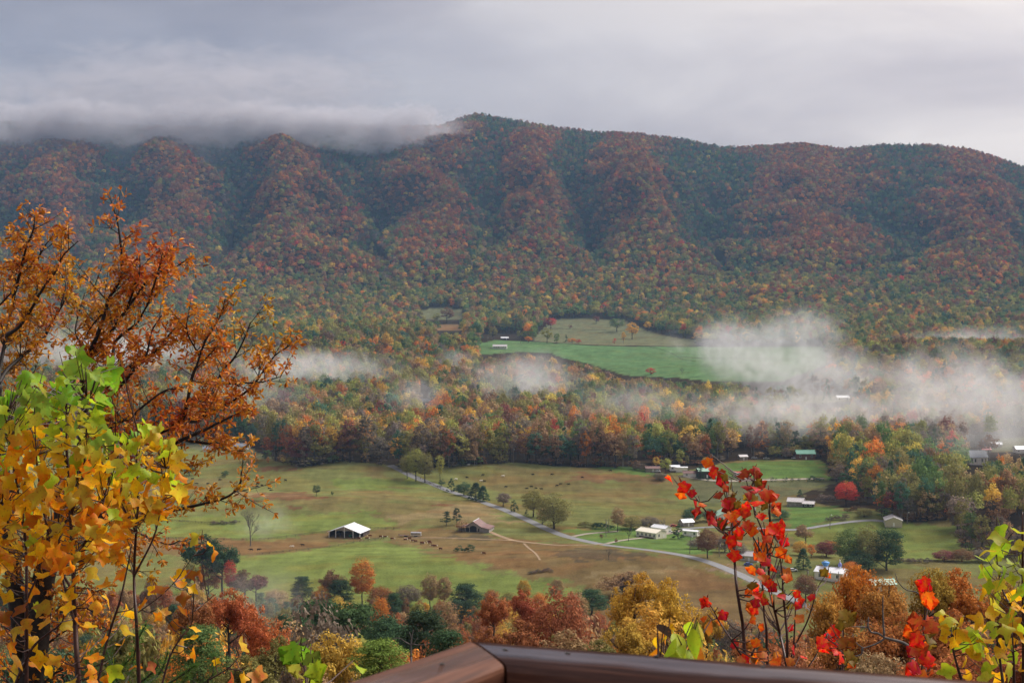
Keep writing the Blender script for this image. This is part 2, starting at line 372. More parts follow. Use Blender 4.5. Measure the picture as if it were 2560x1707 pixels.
# ------------------------------------------------------------------ tree shapes (unit height, unit crown width; scaled per tree)
def leaf_quads(P, Nn, size, aspect=0.62, rng=RNG):
    """one bent-free leaf/clump quad for each point, facing about along Nn"""
    n = len(P)
    r = rng.normal(size=(n, 3)); T = np.cross(Nn, r); T /= np.linalg.norm(T, axis=1, keepdims=True)+1e-9
    B = np.cross(Nn, T)
    s = np.asarray(size).reshape(-1, 1) if hasattr(size, '__len__') else size
    a, b = T*s*0.5, B*s*0.5*aspect
    V = np.stack([P-a, P-b*0.9+a*0.1, P+a, P+b], 1).reshape(-1, 3)
    return V, np.arange(n*4).reshape(-1, 4)
def unit_vecs(n, rng):
    v = rng.normal(size=(n, 3)); return v/np.linalg.norm(v, axis=1, keepdims=True)
def clumps_round(rng, n, zc=0.63, rx=0.42, rz=0.34, low=-0.45):
    out = []
    while len(out) < n:
        d = unit_vecs(1, rng)[0]
        if d[2] < low: continue
        rr = rng.uniform(0.62, 1.0)
        out.append((d[0]*rx*rr, d[1]*rx*rr, zc + d[2]*rz*rr))
    return np.array(out)
def crown_verts(kind, ncl, nlf, size, seed):
    rng = np.random.default_rng(seed); Ps, Ns, Ss = [], [], []
    if kind == 'round':
        C = clumps_round(rng, ncl, .57, .42, .40, -.85); cr = rng.uniform(0.10, 0.17, ncl); flat = 0.75; cen = np.array([0, 0, 0.5])
    elif kind == 'tall':
        C = clumps_round(rng, ncl, 0.62, 0.36, 0.42, -0.95); cr = rng.uniform(0.09, 0.15, ncl); flat = 0.9; cen = np.array([0, 0, 0.55])
    elif kind == 'dome':                                   # forest canopy crown, seen from above
        C = clumps_round(rng, ncl, 0.62, 0.40, 0.36, -0.15); cr = rng.uniform(0.13, 0.2, ncl); flat = 0.8; cen = np.array([0, 0, 0.45])
    elif kind == 'bush':
        C = clumps_round(rng, ncl, 0.42, 0.40, 0.48, -0.6); cr = rng.uniform(0.10, 0.18, ncl); flat = 0.85; cen = np.array([0, 0, 0.2])
    elif kind == 'pine':                                   # ragged rounded tiers of flat boughs
        z = rng.uniform(0.28, 0.97, ncl); rad = 0.44*np.sqrt(np.clip((1.03-z)/0.6, 0, 1))*rng.uniform(0.3, 1.0, ncl); a = rng.uniform(0, 6.283, ncl)
        C = np.stack([rad*np.cos(a), rad*np.sin(a), z], 1); cr = rng.uniform(0.10, 0.17, ncl); flat = 0.42; cen = np.array([0, 0, 0.3])
    elif kind == 'full':                                   # many small clumps in a ragged lobed crown
        lob = unit_vecs(9, rng); lob[:, 2] = np.abs(lob[:, 2])*1.0 - 0.25; L_ = lob*np.array([.27, .27, .33])*rng.uniform(.7, 1.05, (9, 1)) + np.array([0, 0, .60])
        i = rng.integers(0, 9, ncl); dd = unit_vecs(ncl, rng)*rng.uniform(.5, 1, (ncl, 1))*np.array([.20, .20, .17])
        C = L_[i] + dd; C[:, 2] = np.clip(C[:, 2], .1, .95); cr = rng.uniform(0.05, 0.095, ncl); flat = 0.9; cen = np.array([0, 0, 0.45])
    else:                                                  # cedar: a full cone
        z = rng.uniform(0.05, 0.97, ncl); rad = 0.46*np.clip((1.0-z), 0, 1)**0.75*rng.uniform(0.65, 1.0, ncl); a = rng.uniform(0, 6.283, ncl)
        C = np.stack([rad*np.cos(a), rad*np.sin(a), z], 1); cr = rng.uniform(0.06, 0.11, ncl); flat = 0.9; cen = np.array([0, 0, 0.3])
    for c, r in zip(C, cr):
        d = unit_vecs(nlf, rng); d[:, 2] = d[:, 2] if kind == 'full' else np.abs(d[:, 2])*0.6 + d[:, 2]*0.4
        k = rng.uniform(0.55, 1.0, (nlf, 1))
        Ps.append(c + d*k*np.array([r, r, r*flat]))
        nn = d + (c-cen)/np.linalg.norm(c-cen)*0.7 + rng.normal(size=(nlf, 3))*0.45
        Ns.append(nn/np.linalg.norm(nn, axis=1, keepdims=True)); Ss.append(rng.uniform(0.65, 1.35, nlf)*size)
    V, Fq = leaf_quads(np.concatenate(Ps), np.concatenate(Ns), np.concatenate(Ss), 0.4 if kind in ('pine',) else 0.65, rng)
    return V, Fq, C
def trunk_mb(C, rng, top=0.8, r0=0.022, n_limb=9, low=0.3, bend=0.03):
    mb = MB()
    pts = [Vector((rng.normal()*bend*z, rng.normal()*bend*z, z)) for z in np.linspace(-0.06, top, 7)]
    mb.tube(pts, [r0*(1.25 - z) for z in np.linspace(0, 1.05, 7)], 6)
    idx = rng.permutation(len(C))[:n_limb]
    for i in idx:
        c = Vector(C[i]); z0 = max(low, min(top-0.05, c.z - 0.12 - 0.35*math.hypot(c.x, c.y)))
        f = (z0+0.06)/(top+0.06)*6; a = int(min(5, f)); p0 = pts[a].lerp(pts[a+1], f-a)
        mid = p0.lerp(c, 0.55) + Vector((0, 0, -0.03))
        mb.tube([p0, mid, c], [r0*0.5, r0*0.33, r0*0.12], 4, False)
    return mb
PROTO = {}
def proto(kind, variant, detail, barkm='bark'):
    key = (kind, variant, detail, barkm)
    if key not in PROTO:
        seed = hash((kind, detail)) % 1 + variant*13 + {'round': 1, 'tall': 2, 'bush': 3, 'pine': 4, 'cedar': 5, 'dome': 6, 'full': 7}[kind]*101 + detail*7
        ncl, nlf, sz = {1: (18, 20, 0.095), 2: (40, 42, 0.052), 3: (150, 62, 0.028)}[detail]
        if kind == 'pine': sz *= 1.35
        V, Fq, C = crown_verts(kind, ncl, nlf, sz, seed)
        crown = np_mesh('crown', V, Fq, M['leaf'])
        low = {'tall': 0.34, 'pine': 0.25, 'bush': 0.05, 'cedar': 0.05}.get(kind, 0.3)
        tr = trunk_mb(C, np.random.default_rng(seed+5), 0.55 if kind == 'bush' else 0.82, 0.019 if kind == 'tall' else 0.024, 14 if detail > 1 else 5, low).mesh('trunk', M[barkm])
        PROTO[key] = (crown, tr)
    return PROTO[key]
def jit(col, amt=0.12):
    k = random.uniform(1-amt, 1+amt); return tuple(max(0.003, c*k*random.uniform(1-amt*0.4, 1+amt*0.4)) for c in col)
def plant(loc, h, w, kind, col, label, group, name='tree', cat='tree', detail=2, bark='bark', variant=None, sink=0.0):
    v = random.randrange(4 if detail < 3 else 2) if variant is None else variant
    cm, tm = proto(kind, v, detail, bark)
    t = thing(name, (loc[0], loc[1], loc[2]-sink), label, cat, group, random.uniform(0, 6.28))
    c = link('crown', cm, t); c.scale = (w, w, h); c.color = (*jit(col), 1)
    k = link('trunk', tm, t); k.scale = (w, w, h)
    return t
# colours of the autumn leaves
C_ = dict(rust=(.175,.070,.030), brown=(.115,.065,.036), orange=(.300,.120,.028), gold=(.300,.190,.040), yellow=(.330,.250,.055), olive=(.125,.115,.040),
          ygreen=(.165,.165,.046), green=(.070,.105,.038), dgreen=(.034,.060,.030), pine=(.030,.048,.028), red=(.270,.048,.032), grey=(.105,.085,.066), tan=(.200,.135,.070), maroon=(.110,.040,.036), teal=(.045,.085,.056))

# ------------------------------------------------------------------ the woods that read as one mass
CLEAR_PX = [p for _, p in CLEARINGS] + [
 [(1205,835),(1315,835),(1315,880),(1190,885)],           # white ranch house
 [(1040,985),(1080,985),(1085,1012),(1040,1015)],         # blue house in the woods
 [(2085,983),(2135,983),(2140,1004),(2085,1004)],         # white house in the mist
 [(2405,1118),(2470,1118),(2470,1165),(2405,1165)], [(2455,1108),(2520,1108),(2520,1130),(2455,1130)], [(2530,1115),(2570,1115),(2570,1135),(2530,1135)],
 [(490,1095),(640,1095),(640,1128),(490,1128)], [(1600,1150),(1810,1150),(1810,1200),(1600,1200)], [(1840,1125),(1900,1125),(1900,1150),(1840,1150)], [(1985,1122),(2040,1122),(2040,1150),(1985,1150)],
 [(970,1150),(1060,1150),(1060,1200),(970,1200)],
]
def forest_points():
    out = []
    def grid(y0, y1, sp):
        nx = int((y1*0.86)/sp); ny = int((y1-y0)/sp)
        gx, gy = np.meshgrid(np.arange(nx)*sp - y1*0.43, y0 + np.arange(ny)*sp)
        gx = gx + RNG.uniform(-.42, .42, gx.shape)*sp; gy = gy + RNG.uniform(-.42, .42, gy.shape)*sp
        m = np.abs(gx) < gy*0.36; return gx[m], gy[m]
    for y0, y1, sp in [(900, 1700, 12.0), (1700, 3000, 12.5), (3000, 4200, 12.0), (4200, 5500, 12.0)]:
        x, y = grid(y0, y1, sp); out.append(np.stack([x, y, np.full_like(x, sp)], 1))
    P = np.concatenate(out); x, y, sp = P.T; z = H(x, y)
    keep = ~inpoly(x, y, WV)
    # leave the front rows of the wood edge to the trees built one by one
    hgt = np.where(y < 3000, RNG.uniform(19, 32, len(x)), RNG.uniform(15, 25, len(x)))
    for frac in (0.0, 0.4, 0.75, 1.0):
        pu, pv = proj(x, y, z + hgt*frac)
        for poly in CLEAR_PX: keep &= ~inpoly(pu, pv, poly)
        if frac > 0: keep &= ~inpoly(pu, pv, VALLEY)
    for c, p in WC: keep &= ~inpoly(x, y, p)
    bu, bv = proj(x, y, z)
    keep &= ~((y < 1330) & (bv > np.interp(bu, EDGE_U, EDGE_V) - 7))
    # only where another step sideways could see it
    return x[keep], y[keep], z[keep], hgt[keep], sp[keep]
EDGE_U = [-400, 430, 560, 640, 690, 760, 860, 960, 1010, 1100, 1300, 1420, 1560, 1640, 1760, 1850, 2050, 2085, 2110, 2180, 2290, 2375, 2400, 2480, 2700]
EDGE_V = [1085, 1100, 1108, 1128, 1150, 1168, 1152, 1160, 1170, 1166, 1157, 1166, 1172, 1182, 1168, 1150, 1150, 1192, 1235, 1272, 1306, 1304, 1368, 1385, 1400]
def forest():
    x, y, z, h, sp = forest_points(); n = len(x)
    s = spur(x, y); mt = np.clip((y-3300)/800, 0, 1)
    big = fnoise(x/260, y/260, 3); mid = fnoise(x/70+31, y/70, 3); r = RNG.random(n); u, v = proj(x, y, z)
    pal_low = np.array([C_['olive'], C_['ygreen'], C_['green'], C_['teal'], C_['brown'], C_['tan'], C_['gold'], C_['orange'], C_['rust'], C_['red'], C_['dgreen'], C_['yellow'], C_['maroon'], C_['grey']])
    w_valley = np.array([24, 11, 9, 7, 9, 15, 5, 3, 2.2, .5, 6, 1.8, 1, 13.])
    w_knoll = np.array([26, 26, 16, 5, 6, 6, 6, 3, 2, 0.8, 4, 2.0, 0, 1.])
    w_foot = np.array([28, 18, 18, 7, 7, 8, 4, 3, 2.5, 1.0, 6, 1.6, .8, 2.])
    w_spur = np.array([8, 2, 1, .5, 22, 10, 1.5, 10, 34, 1.4, 1, .2, 4, 2.])
    w_gul = np.array([8, 1, 14, 20, 10, 1, .2, .4, 3, .1, 34, .1, 3, 8.])
    kn = np.exp(-((u-900)/300)**2 - ((y-2350)/420)**2)[:, None]
    foot = np.clip((y-1900)/500, 0, 1)[:, None]; m_ = mt[:, None]
    sp_ = np.clip((s-0.42)/0.3 + (mid-0.5)*1.6, 0, 1)[:, None]
    wts = w_valley*(1-foot) + w_foot*foot
    wts = wts*(1-kn) + w_knoll*kn
    wts = wts*(1-m_) + (w_spur*sp_ + w_gul*(1-sp_))*m_
    band = np.clip((big-0.5)*4, -1, 1)[:, None]                # patches lean warm or green
    lean = np.array([-.4, -.5, -.7, -.6, .5, .3, .5, .9, .8, 1.0, -.6, .3, .6, 0.])
    wts = wts*np.exp(lean*band*0.7)
    cw = np.cumsum(wts, 1); pick = (r[:, None]*cw[:, -1:] > cw).sum(1)
    col = 2.0*pal_low[pick]*(1 + RNG.uniform(-.26, .26, (n, 1))*(1-.55*mt[:, None]))*RNG.uniform(0.94, 1.06, (n, 3))
    col = col*(1-0.15*mt[:, None])*(1 + .18*np.clip((2000-y)/500, 0, 1))[:, None]
    con = (np.isin(pick, [10]) | ((pick == 3) & (RNG.random(n) < .5)))
    typ = np.where(con, 5 + (RNG.random(n) < 0.45), RNG.integers(0, 5, n))
    wd = sp*RNG.uniform(1.0, 1.65, n)*np.where(con, 0.8, 1.0)
    scatter_woods('autumn_forest', 'mixed autumn forest covering the valley sides and the mountain', x, y, z, h, wd, col, typ, [('dome', 1), ('dome', 2), ('dome', 3), ('round', 4), ('tall', 5), ('cedar', 6), ('pine', 7)], 34, 26, 0.066)
SKU = [380, 480, 560, 620, 700, 760, 900, 1000, 1200, 1300, 1400, 1500, 1800, 1900, 2000, 2060, 2200, 2700]; SKV = [1430, 1425, 1425, 1445, 1475, 1488, 1476, 1486, 1486, 1492, 1502, 1512, 1535, 1552, 1575, 1560, 1500, 1470]
def hillside():
    gx, gy = np.meshgrid(np.arange(-300, 300, 7.5), np.arange(95, 690, 7.5)); gx = (gx + RNG.uniform(-3.4, 3.4, gx.shape)).ravel(); gy = (gy + RNG.uniform(-3.4, 3.4, gy.shape)).ravel()
    k = np.abs(gx) < gy*.40; x, y = gx[k], gy[k]; n = len(x); z = H(x, y); h = RNG.uniform(7, 21, n)
    u, v = proj(x, y, z+h); lim = np.interp(u, SKU, SKV)
    over = v < lim + RNG.uniform(0, 25, n); h = np.where(over, h*RNG.uniform(.45, .75, n), h); u, v = proj(x, y, z+h)
    k = (v > lim) & (v < 1850) & ~((y > 640) & (RNG.random(n) < .5)); x, y, z, h, u = x[k], y[k], z[k], h[k], u[k]; n = len(x)
    names = ['dgreen', 'pine', 'olive', 'rust', 'brown', 'tan', 'orange', 'gold', 'grey', 'ygreen']; pal = np.array([C_[q] for q in names])
    left = np.clip((1250-u)/250, 0, 1)[:, None]; patch = fnoise(x/35+5, y/35, 2)[:, None]
    wts = np.array([13, 7, 10, 13, 10, 12, 5, 4, 3, 3.])*left + np.array([4, 2, 12, 22, 9, 18, 12, 8, 3, 3.])*(1-left)
    wts = wts*np.exp(np.array([-1, -1, -.3, .8, .4, .4, .9, .3, 0, -.3])*(patch-.5)*5)
    cw = np.cumsum(wts, 1); pick = (RNG.random((n, 1))*cw[:, -1:] > cw).sum(1)
    col = 2.15*pal[pick]*RNG.uniform(.8, 1.2, (n, 1)); con = pick < 2; typ = np.where(con, 3, RNG.integers(0, 3, n)); wd = np.clip(h*RNG.uniform(.45, .7, n), 4, 11)
    scatter_woods('hillside_woods', 'dense mixed autumn woods filling the slope below the deck', x, y, z, h, wd, col, typ, [('full', 1), ('full', 2), ('tall', 3), ('pine', 4)], 120, 44, 0.034)
def scatter_woods(name, label, x, y, z, h, wd, col, typ, kinds, ncl, nlf, lsz):
    n = len(x)
    me = bpy.data.meshes.new(name); me.vertices.add(n)
    me.vertices.foreach_set('co', np.stack([x, y, z-0.5], 1).astype(np.float32).ravel()); me.update()
    def attr(nm, ty, data, field='value'):
        a = me.attributes.new(nm, ty, 'POINT'); a.data.foreach_set(field, np.ascontiguousarray(data).ravel())
    attr('tint', 'FLOAT_COLOR', np.concatenate([col, np.ones((n, 1))], 1).astype(np.float32), 'color')
    attr('siz', 'FLOAT_VECTOR', np.stack([wd, wd, h], 1).astype(np.float32), 'vector')
    attr('spin', 'FLOAT_VECTOR', np.stack([np.zeros(n), np.zeros(n), RNG.uniform(0, 6.28, n)], 1).astype(np.float32), 'vector')
    attr('sort', 'INT', typ.astype(np.int32))
    ob = tag(link(name, me), label, 'forest', kind='stuff')
    # the crowns that get scattered
    pc = bpy.data.collections.new('shapes_' + name)
    for i, (kind, seed) in enumerate(kinds):
        V, Fq, C = crown_verts(kind, ncl, nlf, lsz if kind != 'pine' else lsz*1.3, 900+seed)
        mb = MB(); mb.tube([(0, 0, 0), (0, 0, .45), (0, 0, .75)], [.016, .012, .005], 4, False)
        TV = np.array(mb.v); TF = np.array(mb.f)
        me2 = np_mesh('canopy', np.concatenate([V, TV]), np.concatenate([Fq, TF+len(V)]), [M['leaf_far'], M['bark_grey']])
        me2.polygons.foreach_set('material_index', np.concatenate([np.zeros(len(Fq)), np.ones(len(TF))]).astype(np.int32)); me2.update()
        pc.objects.link(bpy.data.objects.new(f'canopy_{i}', me2))
    g = bpy.data.node_groups.new('scatter', 'GeometryNodeTree')
    g.interface.new_socket('Geometry', in_out='INPUT', socket_type='NodeSocketGeometry'); g.interface.new_socket('Geometry', in_out='OUTPUT', socket_type='NodeSocketGeometry')
    gi = g.nodes.new('NodeGroupInput'); go = g.nodes.new('NodeGroupOutput')
    ci = g.nodes.new('GeometryNodeCollectionInfo'); ci.inputs['Collection'].default_value = pc; ci.inputs['Separate Children'].default_value = True; ci.inputs['Reset Children'].default_value = True
    io = g.nodes.new('GeometryNodeInstanceOnPoints'); io.inputs['Pick Instance'].default_value = True
    def na(nm, ty):
        q = g.nodes.new('GeometryNodeInputNamedAttribute'); q.data_type = ty; q.inputs[0].default_value = nm; return q.outputs['Attribute']
    m2p = g.nodes.new('GeometryNodeMeshToPoints')
    g.links.new(gi.outputs[0], m2p.inputs[0]); g.links.new(m2p.outputs[0], io.inputs['Points']); g.links.new(ci.outputs[0], io.inputs['Instance'])
    g.links.new(na('sort', 'INT'), io.inputs['Instance Index']); g.links.new(na('siz', 'FLOAT_VECTOR'), io.inputs['Scale'])
    e2r = g.nodes.new('FunctionNodeEulerToRotation'); g.links.new(na('spin', 'FLOAT_VECTOR'), e2r.inputs[0]); g.links.new(e2r.outputs[0], io.inputs['Rotation'])
    g.links.new(io.outputs[0], go.inputs[0])
    md = ob.modifiers.new('scatter', 'NODES'); md.node_group = g
    print(name, n)
forest(); hillside()

# ------------------------------------------------------------------ air
def vol_mat(name, dens, col=(0.9, 0.92, 0.95), aniso=0.2):
    m, t = new_mat(name); p = N(t, 'ShaderNodeVolumePrincipled'); p.inputs['Color'].default_value = (*col, 1)
    p.inputs['Density'].default_value = dens; p.inputs['Anisotropy'].default_value = aniso
    o = N(t, 'ShaderNodeOutputMaterial'); t.links.new(p.outputs[0], o.inputs['Volume']); return m
hz = MB().box(-4200, 4200, -120, 8200, -3, 1330).obj('haze', vol_mat('haze_air', 3.6e-5, (0.36, 0.62, 1.0), 0.0))
tag(hz, 'thin bluish haze filling the valley air', 'haze', kind='stuff')
def mist_mat(name, dens, scale, seed, lo, hi, col=(0.93, 0.93, 0.94), stretch=(1, 1, 1), tear=.22):
    m, t = new_mat(name); L = t.links
    tcn = N(t, 'ShaderNodeTexCoord')
    ln = N(t, 'ShaderNodeVectorMath', operation='LENGTH'); L.new(tcn.outputs['Object'], ln.inputs[0])
    fo = N(t, 'ShaderNodeMapRange', interpolation_type='SMOOTHSTEP'); fo.inputs[1].default_value = 1.0; fo.inputs[2].default_value = 0.0; fo.inputs[3].default_value = 0; fo.inputs[4].default_value = 1
    L.new(ln.outputs['Value'], fo.inputs[0])
    mp_ = N(t, 'ShaderNodeMapping'); mp_.inputs['Location'].default_value = (seed*3.7, seed*1.3, seed*2.1); mp_.inputs['Scale'].default_value = stretch
    L.new(tcn.outputs['Object'], mp_.inputs[0])
    nz = N(t, 'ShaderNodeTexNoise', i_Scale=scale, i_Detail=5.0, i_Roughness=0.60, i_Distortion=0.7); L.new(mp_.outputs[0], nz.inputs['Vector'])
    ad = N(t, 'ShaderNodeMath', operation='MULTIPLY_ADD', i_1=0.60, i_2=-0.36); L.new(fo.outputs[0], ad.inputs[0])
    sm = N(t, 'ShaderNodeMath', operation='ADD'); L.new(nz.outputs['Fac'], sm.inputs[0]); L.new(ad.outputs[0], sm.inputs[1])
    rr = N(t, 'ShaderNodeMapRange', interpolation_type='SMOOTHSTEP'); rr.inputs[1].default_value = lo; rr.inputs[2].default_value = hi; rr.inputs[3].default_value = 0; rr.inputs[4].default_value = dens
    L.new(sm.outputs[0], rr.inputs[0])
    f2 = N(t, 'ShaderNodeMapRange', interpolation_type='SMOOTHSTEP'); f2.inputs[1].default_value = 1.0; f2.inputs[2].default_value = .6; L.new(ln.outputs['Value'], f2.inputs[0])
    ml = N(t, 'ShaderNodeMath', operation='MULTIPLY'); L.new(rr.outputs[0], ml.inputs[0]); L.new(f2.outputs[0], ml.inputs[1])
    n3 = N(t, 'ShaderNodeTexNoise', i_Scale=scale*2.6, i_Detail=5.0, i_Roughness=0.6, i_Distortion=1.0); L.new(mp_.outputs[0], n3.inputs['Vector'])
    t3 = N(t, 'ShaderNodeMapRange', interpolation_type='SMOOTHSTEP'); t3.inputs[1].default_value = .36; t3.inputs[2].default_value = .64; t3.inputs[3].default_value = tear; t3.inputs[4].default_value = 1.25; L.new(n3.outputs['Fac'], t3.inputs[0])
    ml0 = ml; ml = N(t, 'ShaderNodeMath', operation='MULTIPLY'); L.new(ml0.outputs[0], ml.inputs[0]); L.new(t3.outputs[0], ml.inputs[1])
    p = N(t, 'ShaderNodeVolumePrincipled'); p.inputs['Color'].default_value = (*col, 1); p.inputs['Anisotropy'].default_value = 0.0
    L.new(ml.outputs[0], p.inputs['Density'])
    o = N(t, 'ShaderNodeOutputMaterial'); L.new(p.outputs[0], o.inputs['Volume']); return m
def ball(name, seg=20, rings=12):
    bm = bmesh.new(); bmesh.ops.create_uvsphere(bm, u_segments=seg, v_segments=rings, radius=1.0)
    me = bpy.data.meshes.new(name); bm.to_mesh(me); bm.free(); return me
BALL = ball('mist_domain')
def mist(px, py, y, wpx, hpx, depth, label, dens, scale=2.2, seed=0, lo=0.42, hi=0.75, rot=0.0):
    c = at(px, py, y); me = BALL.copy(); me.name = 'mist'
    me.materials.append(mist_mat('mist', dens*.70, 1.55, seed, lo-.07, hi+.10, stretch=(wpx/hpx, max(.8, depth/(hpx*mpp(y))), 1)))
    o = link('mist_bank', me); o.location = c; o.scale = (wpx*mpp(y)*.74, depth*.8, hpx*mpp(y)*.80); o.rotation_euler = (0, rot, 0)
    return tag(o, label, 'mist', 'banks of mist lying over the valley woods', 'stuff')
MISTS = [
 (1840, 862, 1800, 380, 170, 180, 'white mist bank over the far end of the green meadow', .022, 1.9, 1, .42, .72, 0),
 (2005, 828, 1880, 270, 150, 150, 'round puff of mist standing above the meadow mist', .017, 1.8, 2, .40, .70, 0),
 (2030, 930, 1640, 620, 190, 200, 'mist bank drifting between the meadow and the white house in the trees', .018, 2.1, 3, .40, .72, .06),
 (2000, 1032, 1240, 640, 160, 170, 'long low mist bank over the woods right of centre', .022, 2.0, 4, .38, .70, 0),
 (2400, 1000, 1300, 640, 290, 200, 'broad thick mist bank over the woods at the right edge', .020, 1.9, 5, .36, .70, 0),
 (2400, 865, 2350, 560, 110, 220, 'thin ragged mist strip along the foot of the mountain at right', .013, 2.3, 6, .40, .74, -.1),
 (1310, 955, 1560, 400, 210, 200, 'torn wisps of mist over the woods below the meadow', .016, 2.1, 7, .43, .74, 0),
 (1600, 1005, 1340, 460, 130, 200, 'faint mist veil over the woods in the middle', .007, 2.0, 8, .40, .75, 0),
 (780, 925, 1740, 560, 130, 220, 'flat mist streak over the woods right of the oak', .016, 1.9, 9, .40, .74, .04),
 (1040, 985, 1430, 200, 110, 150, 'small mist wisp over the blue roofed house', .010, 1.9, 10, .40, .72, 0),
 (280, 900, 1950, 640, 210, 260, 'mist bank seen through the branches of the orange oak', .017, 1.8, 11, .38, .72, 0),
 (1140, 900, 1900, 120, 70, 110, 'tiny puff of mist below the white ranch house', .010, 1.8, 12, .38, .70, 0),
 (655, 1330, 905, 200, 190, 60, 'thin smoke-like mist round the bare tree in the pasture', .014, 1.5, 13, .36, .80, 0),
 (640, 1530, 620, 420, 300, 70, 'faint mist rising out of the hillside trees', .008, 1.5, 14, .34, .80, 0),
 (600, 985, 1440, 420, 120, 180, 'thin veil of mist over the woods behind the oak', .007, 1.9, 15, .36, .75, 0),
 (2440, 1095, 1080, 360, 110, 160, 'thin mist veil in front of the white farmhouse', .006, 1.8, 16, .34, .75, 0),
]
for a in MISTS: mist(*a[:6], a[6], *a[7:])
# the cloud that caps the ridge
def cloud(px, py, y, wpx, hpx, depth, label, dens, scale, seed, lo, hi, stretch=(1, 1, 1), tear=.22):
    c = at(px, py, y); me = BALL.copy(); me.name = 'cloud'
    me.materials.append(mist_mat('cloud', dens, scale, seed, lo, hi, (0.70, 0.685, 0.72), stretch, .15))
    o = link('cloud', me); o.location = c; o.scale = (wpx*mpp(y)/2, depth/2, hpx*mpp(y)/2)
    return tag(o, label, 'cloud', 'low clouds sitting on the ridge', 'stuff')
cloud(400, 215, 5250, 2000, 330, 900, 'grey cloud deck hiding the left ridge', .0034, 2.2, 21, .24, .62, (1.8, 1, .8))
cloud(960, 330, 4950, 600, 210, 300, 'cloud tongue pouring over the ridge left of the peak', .0240, 1.7, 22, .24, .62, (1.8, 1, 1))
cloud(250, 400, 4900, 1400, 440, 500, 'torn bluish cloud veil hanging on the left slopes', .0026, 2.0, 23, .32, .72, (1.8, 1, 1))
cloud(620, 312, 4950, 1050, 190, 320, 'cloud fringe along the left crest', .0300, 1.5, 24, .22, .62, (3, 1, 1))
cloud(120, 318, 4950, 1000, 220, 320, 'cloud fringe on the far left crest', .0260, 1.5, 25, .24, .64, (3, 1, 1))

# ------------------------------------------------------------------ roads and tracks
M['asphalt'] = simple('asphalt', (0.15, 0.15, 0.155), 0.55, var=0.15, scale=0.4, spec=0.5)
M['gravel'] = simple('gravel', (0.27, 0.23, 0.185), 0.9, var=0.2, scale=0.6)
M['dirt'] = simple('dirt', (0.25, 0.17, 0.095), 0.95, var=0.2, scale=0.3)
def smooth_path(P, n=8):
    P = [Vector(p) for p in P]; Q = [P[0]*2-P[1]] + P + [P[-1]*2-P[-2]]; out = []
    for i in range(1, len(Q)-2):
        for k in range(n):
            t = k/n; a, b, c, d = Q[i-1], Q[i], Q[i+1], Q[i+2]
            out.append(0.5*((2*b)+(c-a)*t+(2*a-5*b+4*c-d)*t*t+(3*b-a-3*c+d)*t**3))
    return out + [P[-1]]
def strip(name, pts, width, mat, lift=0.12, n=10):
    P = smooth_path([ground(*p).xy.to_3d() for p in pts], n); V, Fq = [], []
    for i, p in enumerate(P):
        d = (P[min(i+1, len(P)-1)] - P[max(i-1, 0)]); d.z = 0; d.normalize(); s = Vector((-d.y, d.x, 0))
        for k in (-.5, -.25, 0, .25, .5):
            q = p + s*width*k; V.append((q.x, q.y, float(H(q.x, q.y)) + lift))
    for i in range(len(P)-1):
        for k in range(4): a = i*5+k; Fq.append((a, a+1, a+6, a+5))
    return tag(link(name, np_mesh(name, np.array(V), np.array(Fq), mat, True)), kind='structure')
strip('road', [(975,1163),(1030,1190),(1090,1214),(1140,1233),(1215,1258),(1260,1274),(1320,1300),(1380,1328),(1420,1342),(1470,1354),(1520,1363),(1580,1370),(1650,1379),(1720,1391),(1780,1408),(1850,1437),(1920,1470),(1990,1502),(2060,1534)], 6.0, M['asphalt'])
strip('side_road', [(1700,1322),(1770,1318),(1850,1318),(1920,1322),(1990,1324),(2060,1314),(2120,1305),(2175,1301),(2210,1303)], 4.2, M['asphalt'], 0.16)
strip('driveway', [(1432,1341),(1470,1334),(1520,1330),(1545,1328)], 3.2, M['gravel'], 0.16)
strip('house_drive', [(1515,1359),(1560,1350),(1620,1343),(1660,1336),(1690,1330),(1720,1322)], 3.2, M['gravel'], 0.16)
strip('barn_track', [(1222,1328),(1250,1340),(1290,1352),(1340,1358),(1400,1363),(1480,1362),(1508,1360)], 3.0, M['dirt'], 0.14)
strip('cattle_track', [(1010,1345),(1080,1344),(1160,1346),(1240,1349),(1290,1352)], 2.0, M['dirt'], 0.13)
strip('farm_lane', [(1700,1190),(1780,1201),(1860,1202),(1960,1199),(2060,1196)], 4.0, M['gravel'], 0.2)
strip('field_path', [(1310,1358),(1335,1380),(1350,1400)], 1.2, M['dirt'], 0.12)

# ------------------------------------------------------------------ buildings
def paint(name, col, rough=0.6, metal=0.0, **k): M[name] = simple(name, col, rough, metal, **k)
paint('white_siding', (.78,.76,.70), .6, var=.08); paint('cream_siding', (.70,.66,.55), .6, var=.08); paint('grey_board', (.30,.27,.24), .85, var=.3, scale=1.2)
paint('tan_siding', (.52,.46,.36), .7, var=.1); paint('dark_board', (.07,.05,.04), .85, var=.3); paint('red_roof', (.15,.078,.070), .6, var=.4, scale=.6)
paint('white_metal', (.74,.76,.80), .38, .15, var=.1, scale=.5); paint('grey_metal', (.46,.44,.45), .45, .2, var=.18, scale=.5); paint('green_roof', (.10,.27,.20), .5, .1, var=.15)
paint('pale_green_roof', (.24,.38,.30), .5, .1, var=.15); paint('slate_roof', (.20,.22,.26), .6, var=.15); paint('glass', (.03,.035,.045), .12, var=.1, spec=.6); paint('trim', (.80,.79,.76), .5, var=.05)
paint('blue_paint', (.10,.30,.66), .45, var=.08); paint('lilac_paint', (.24,.26,.62), .45, var=.08); paint('red_paint', (.42,.05,.05), .4, var=.12); paint('black_rubber', (.02,.02,.02), .8); paint('green_paint', (.03,.22,.08), .4)
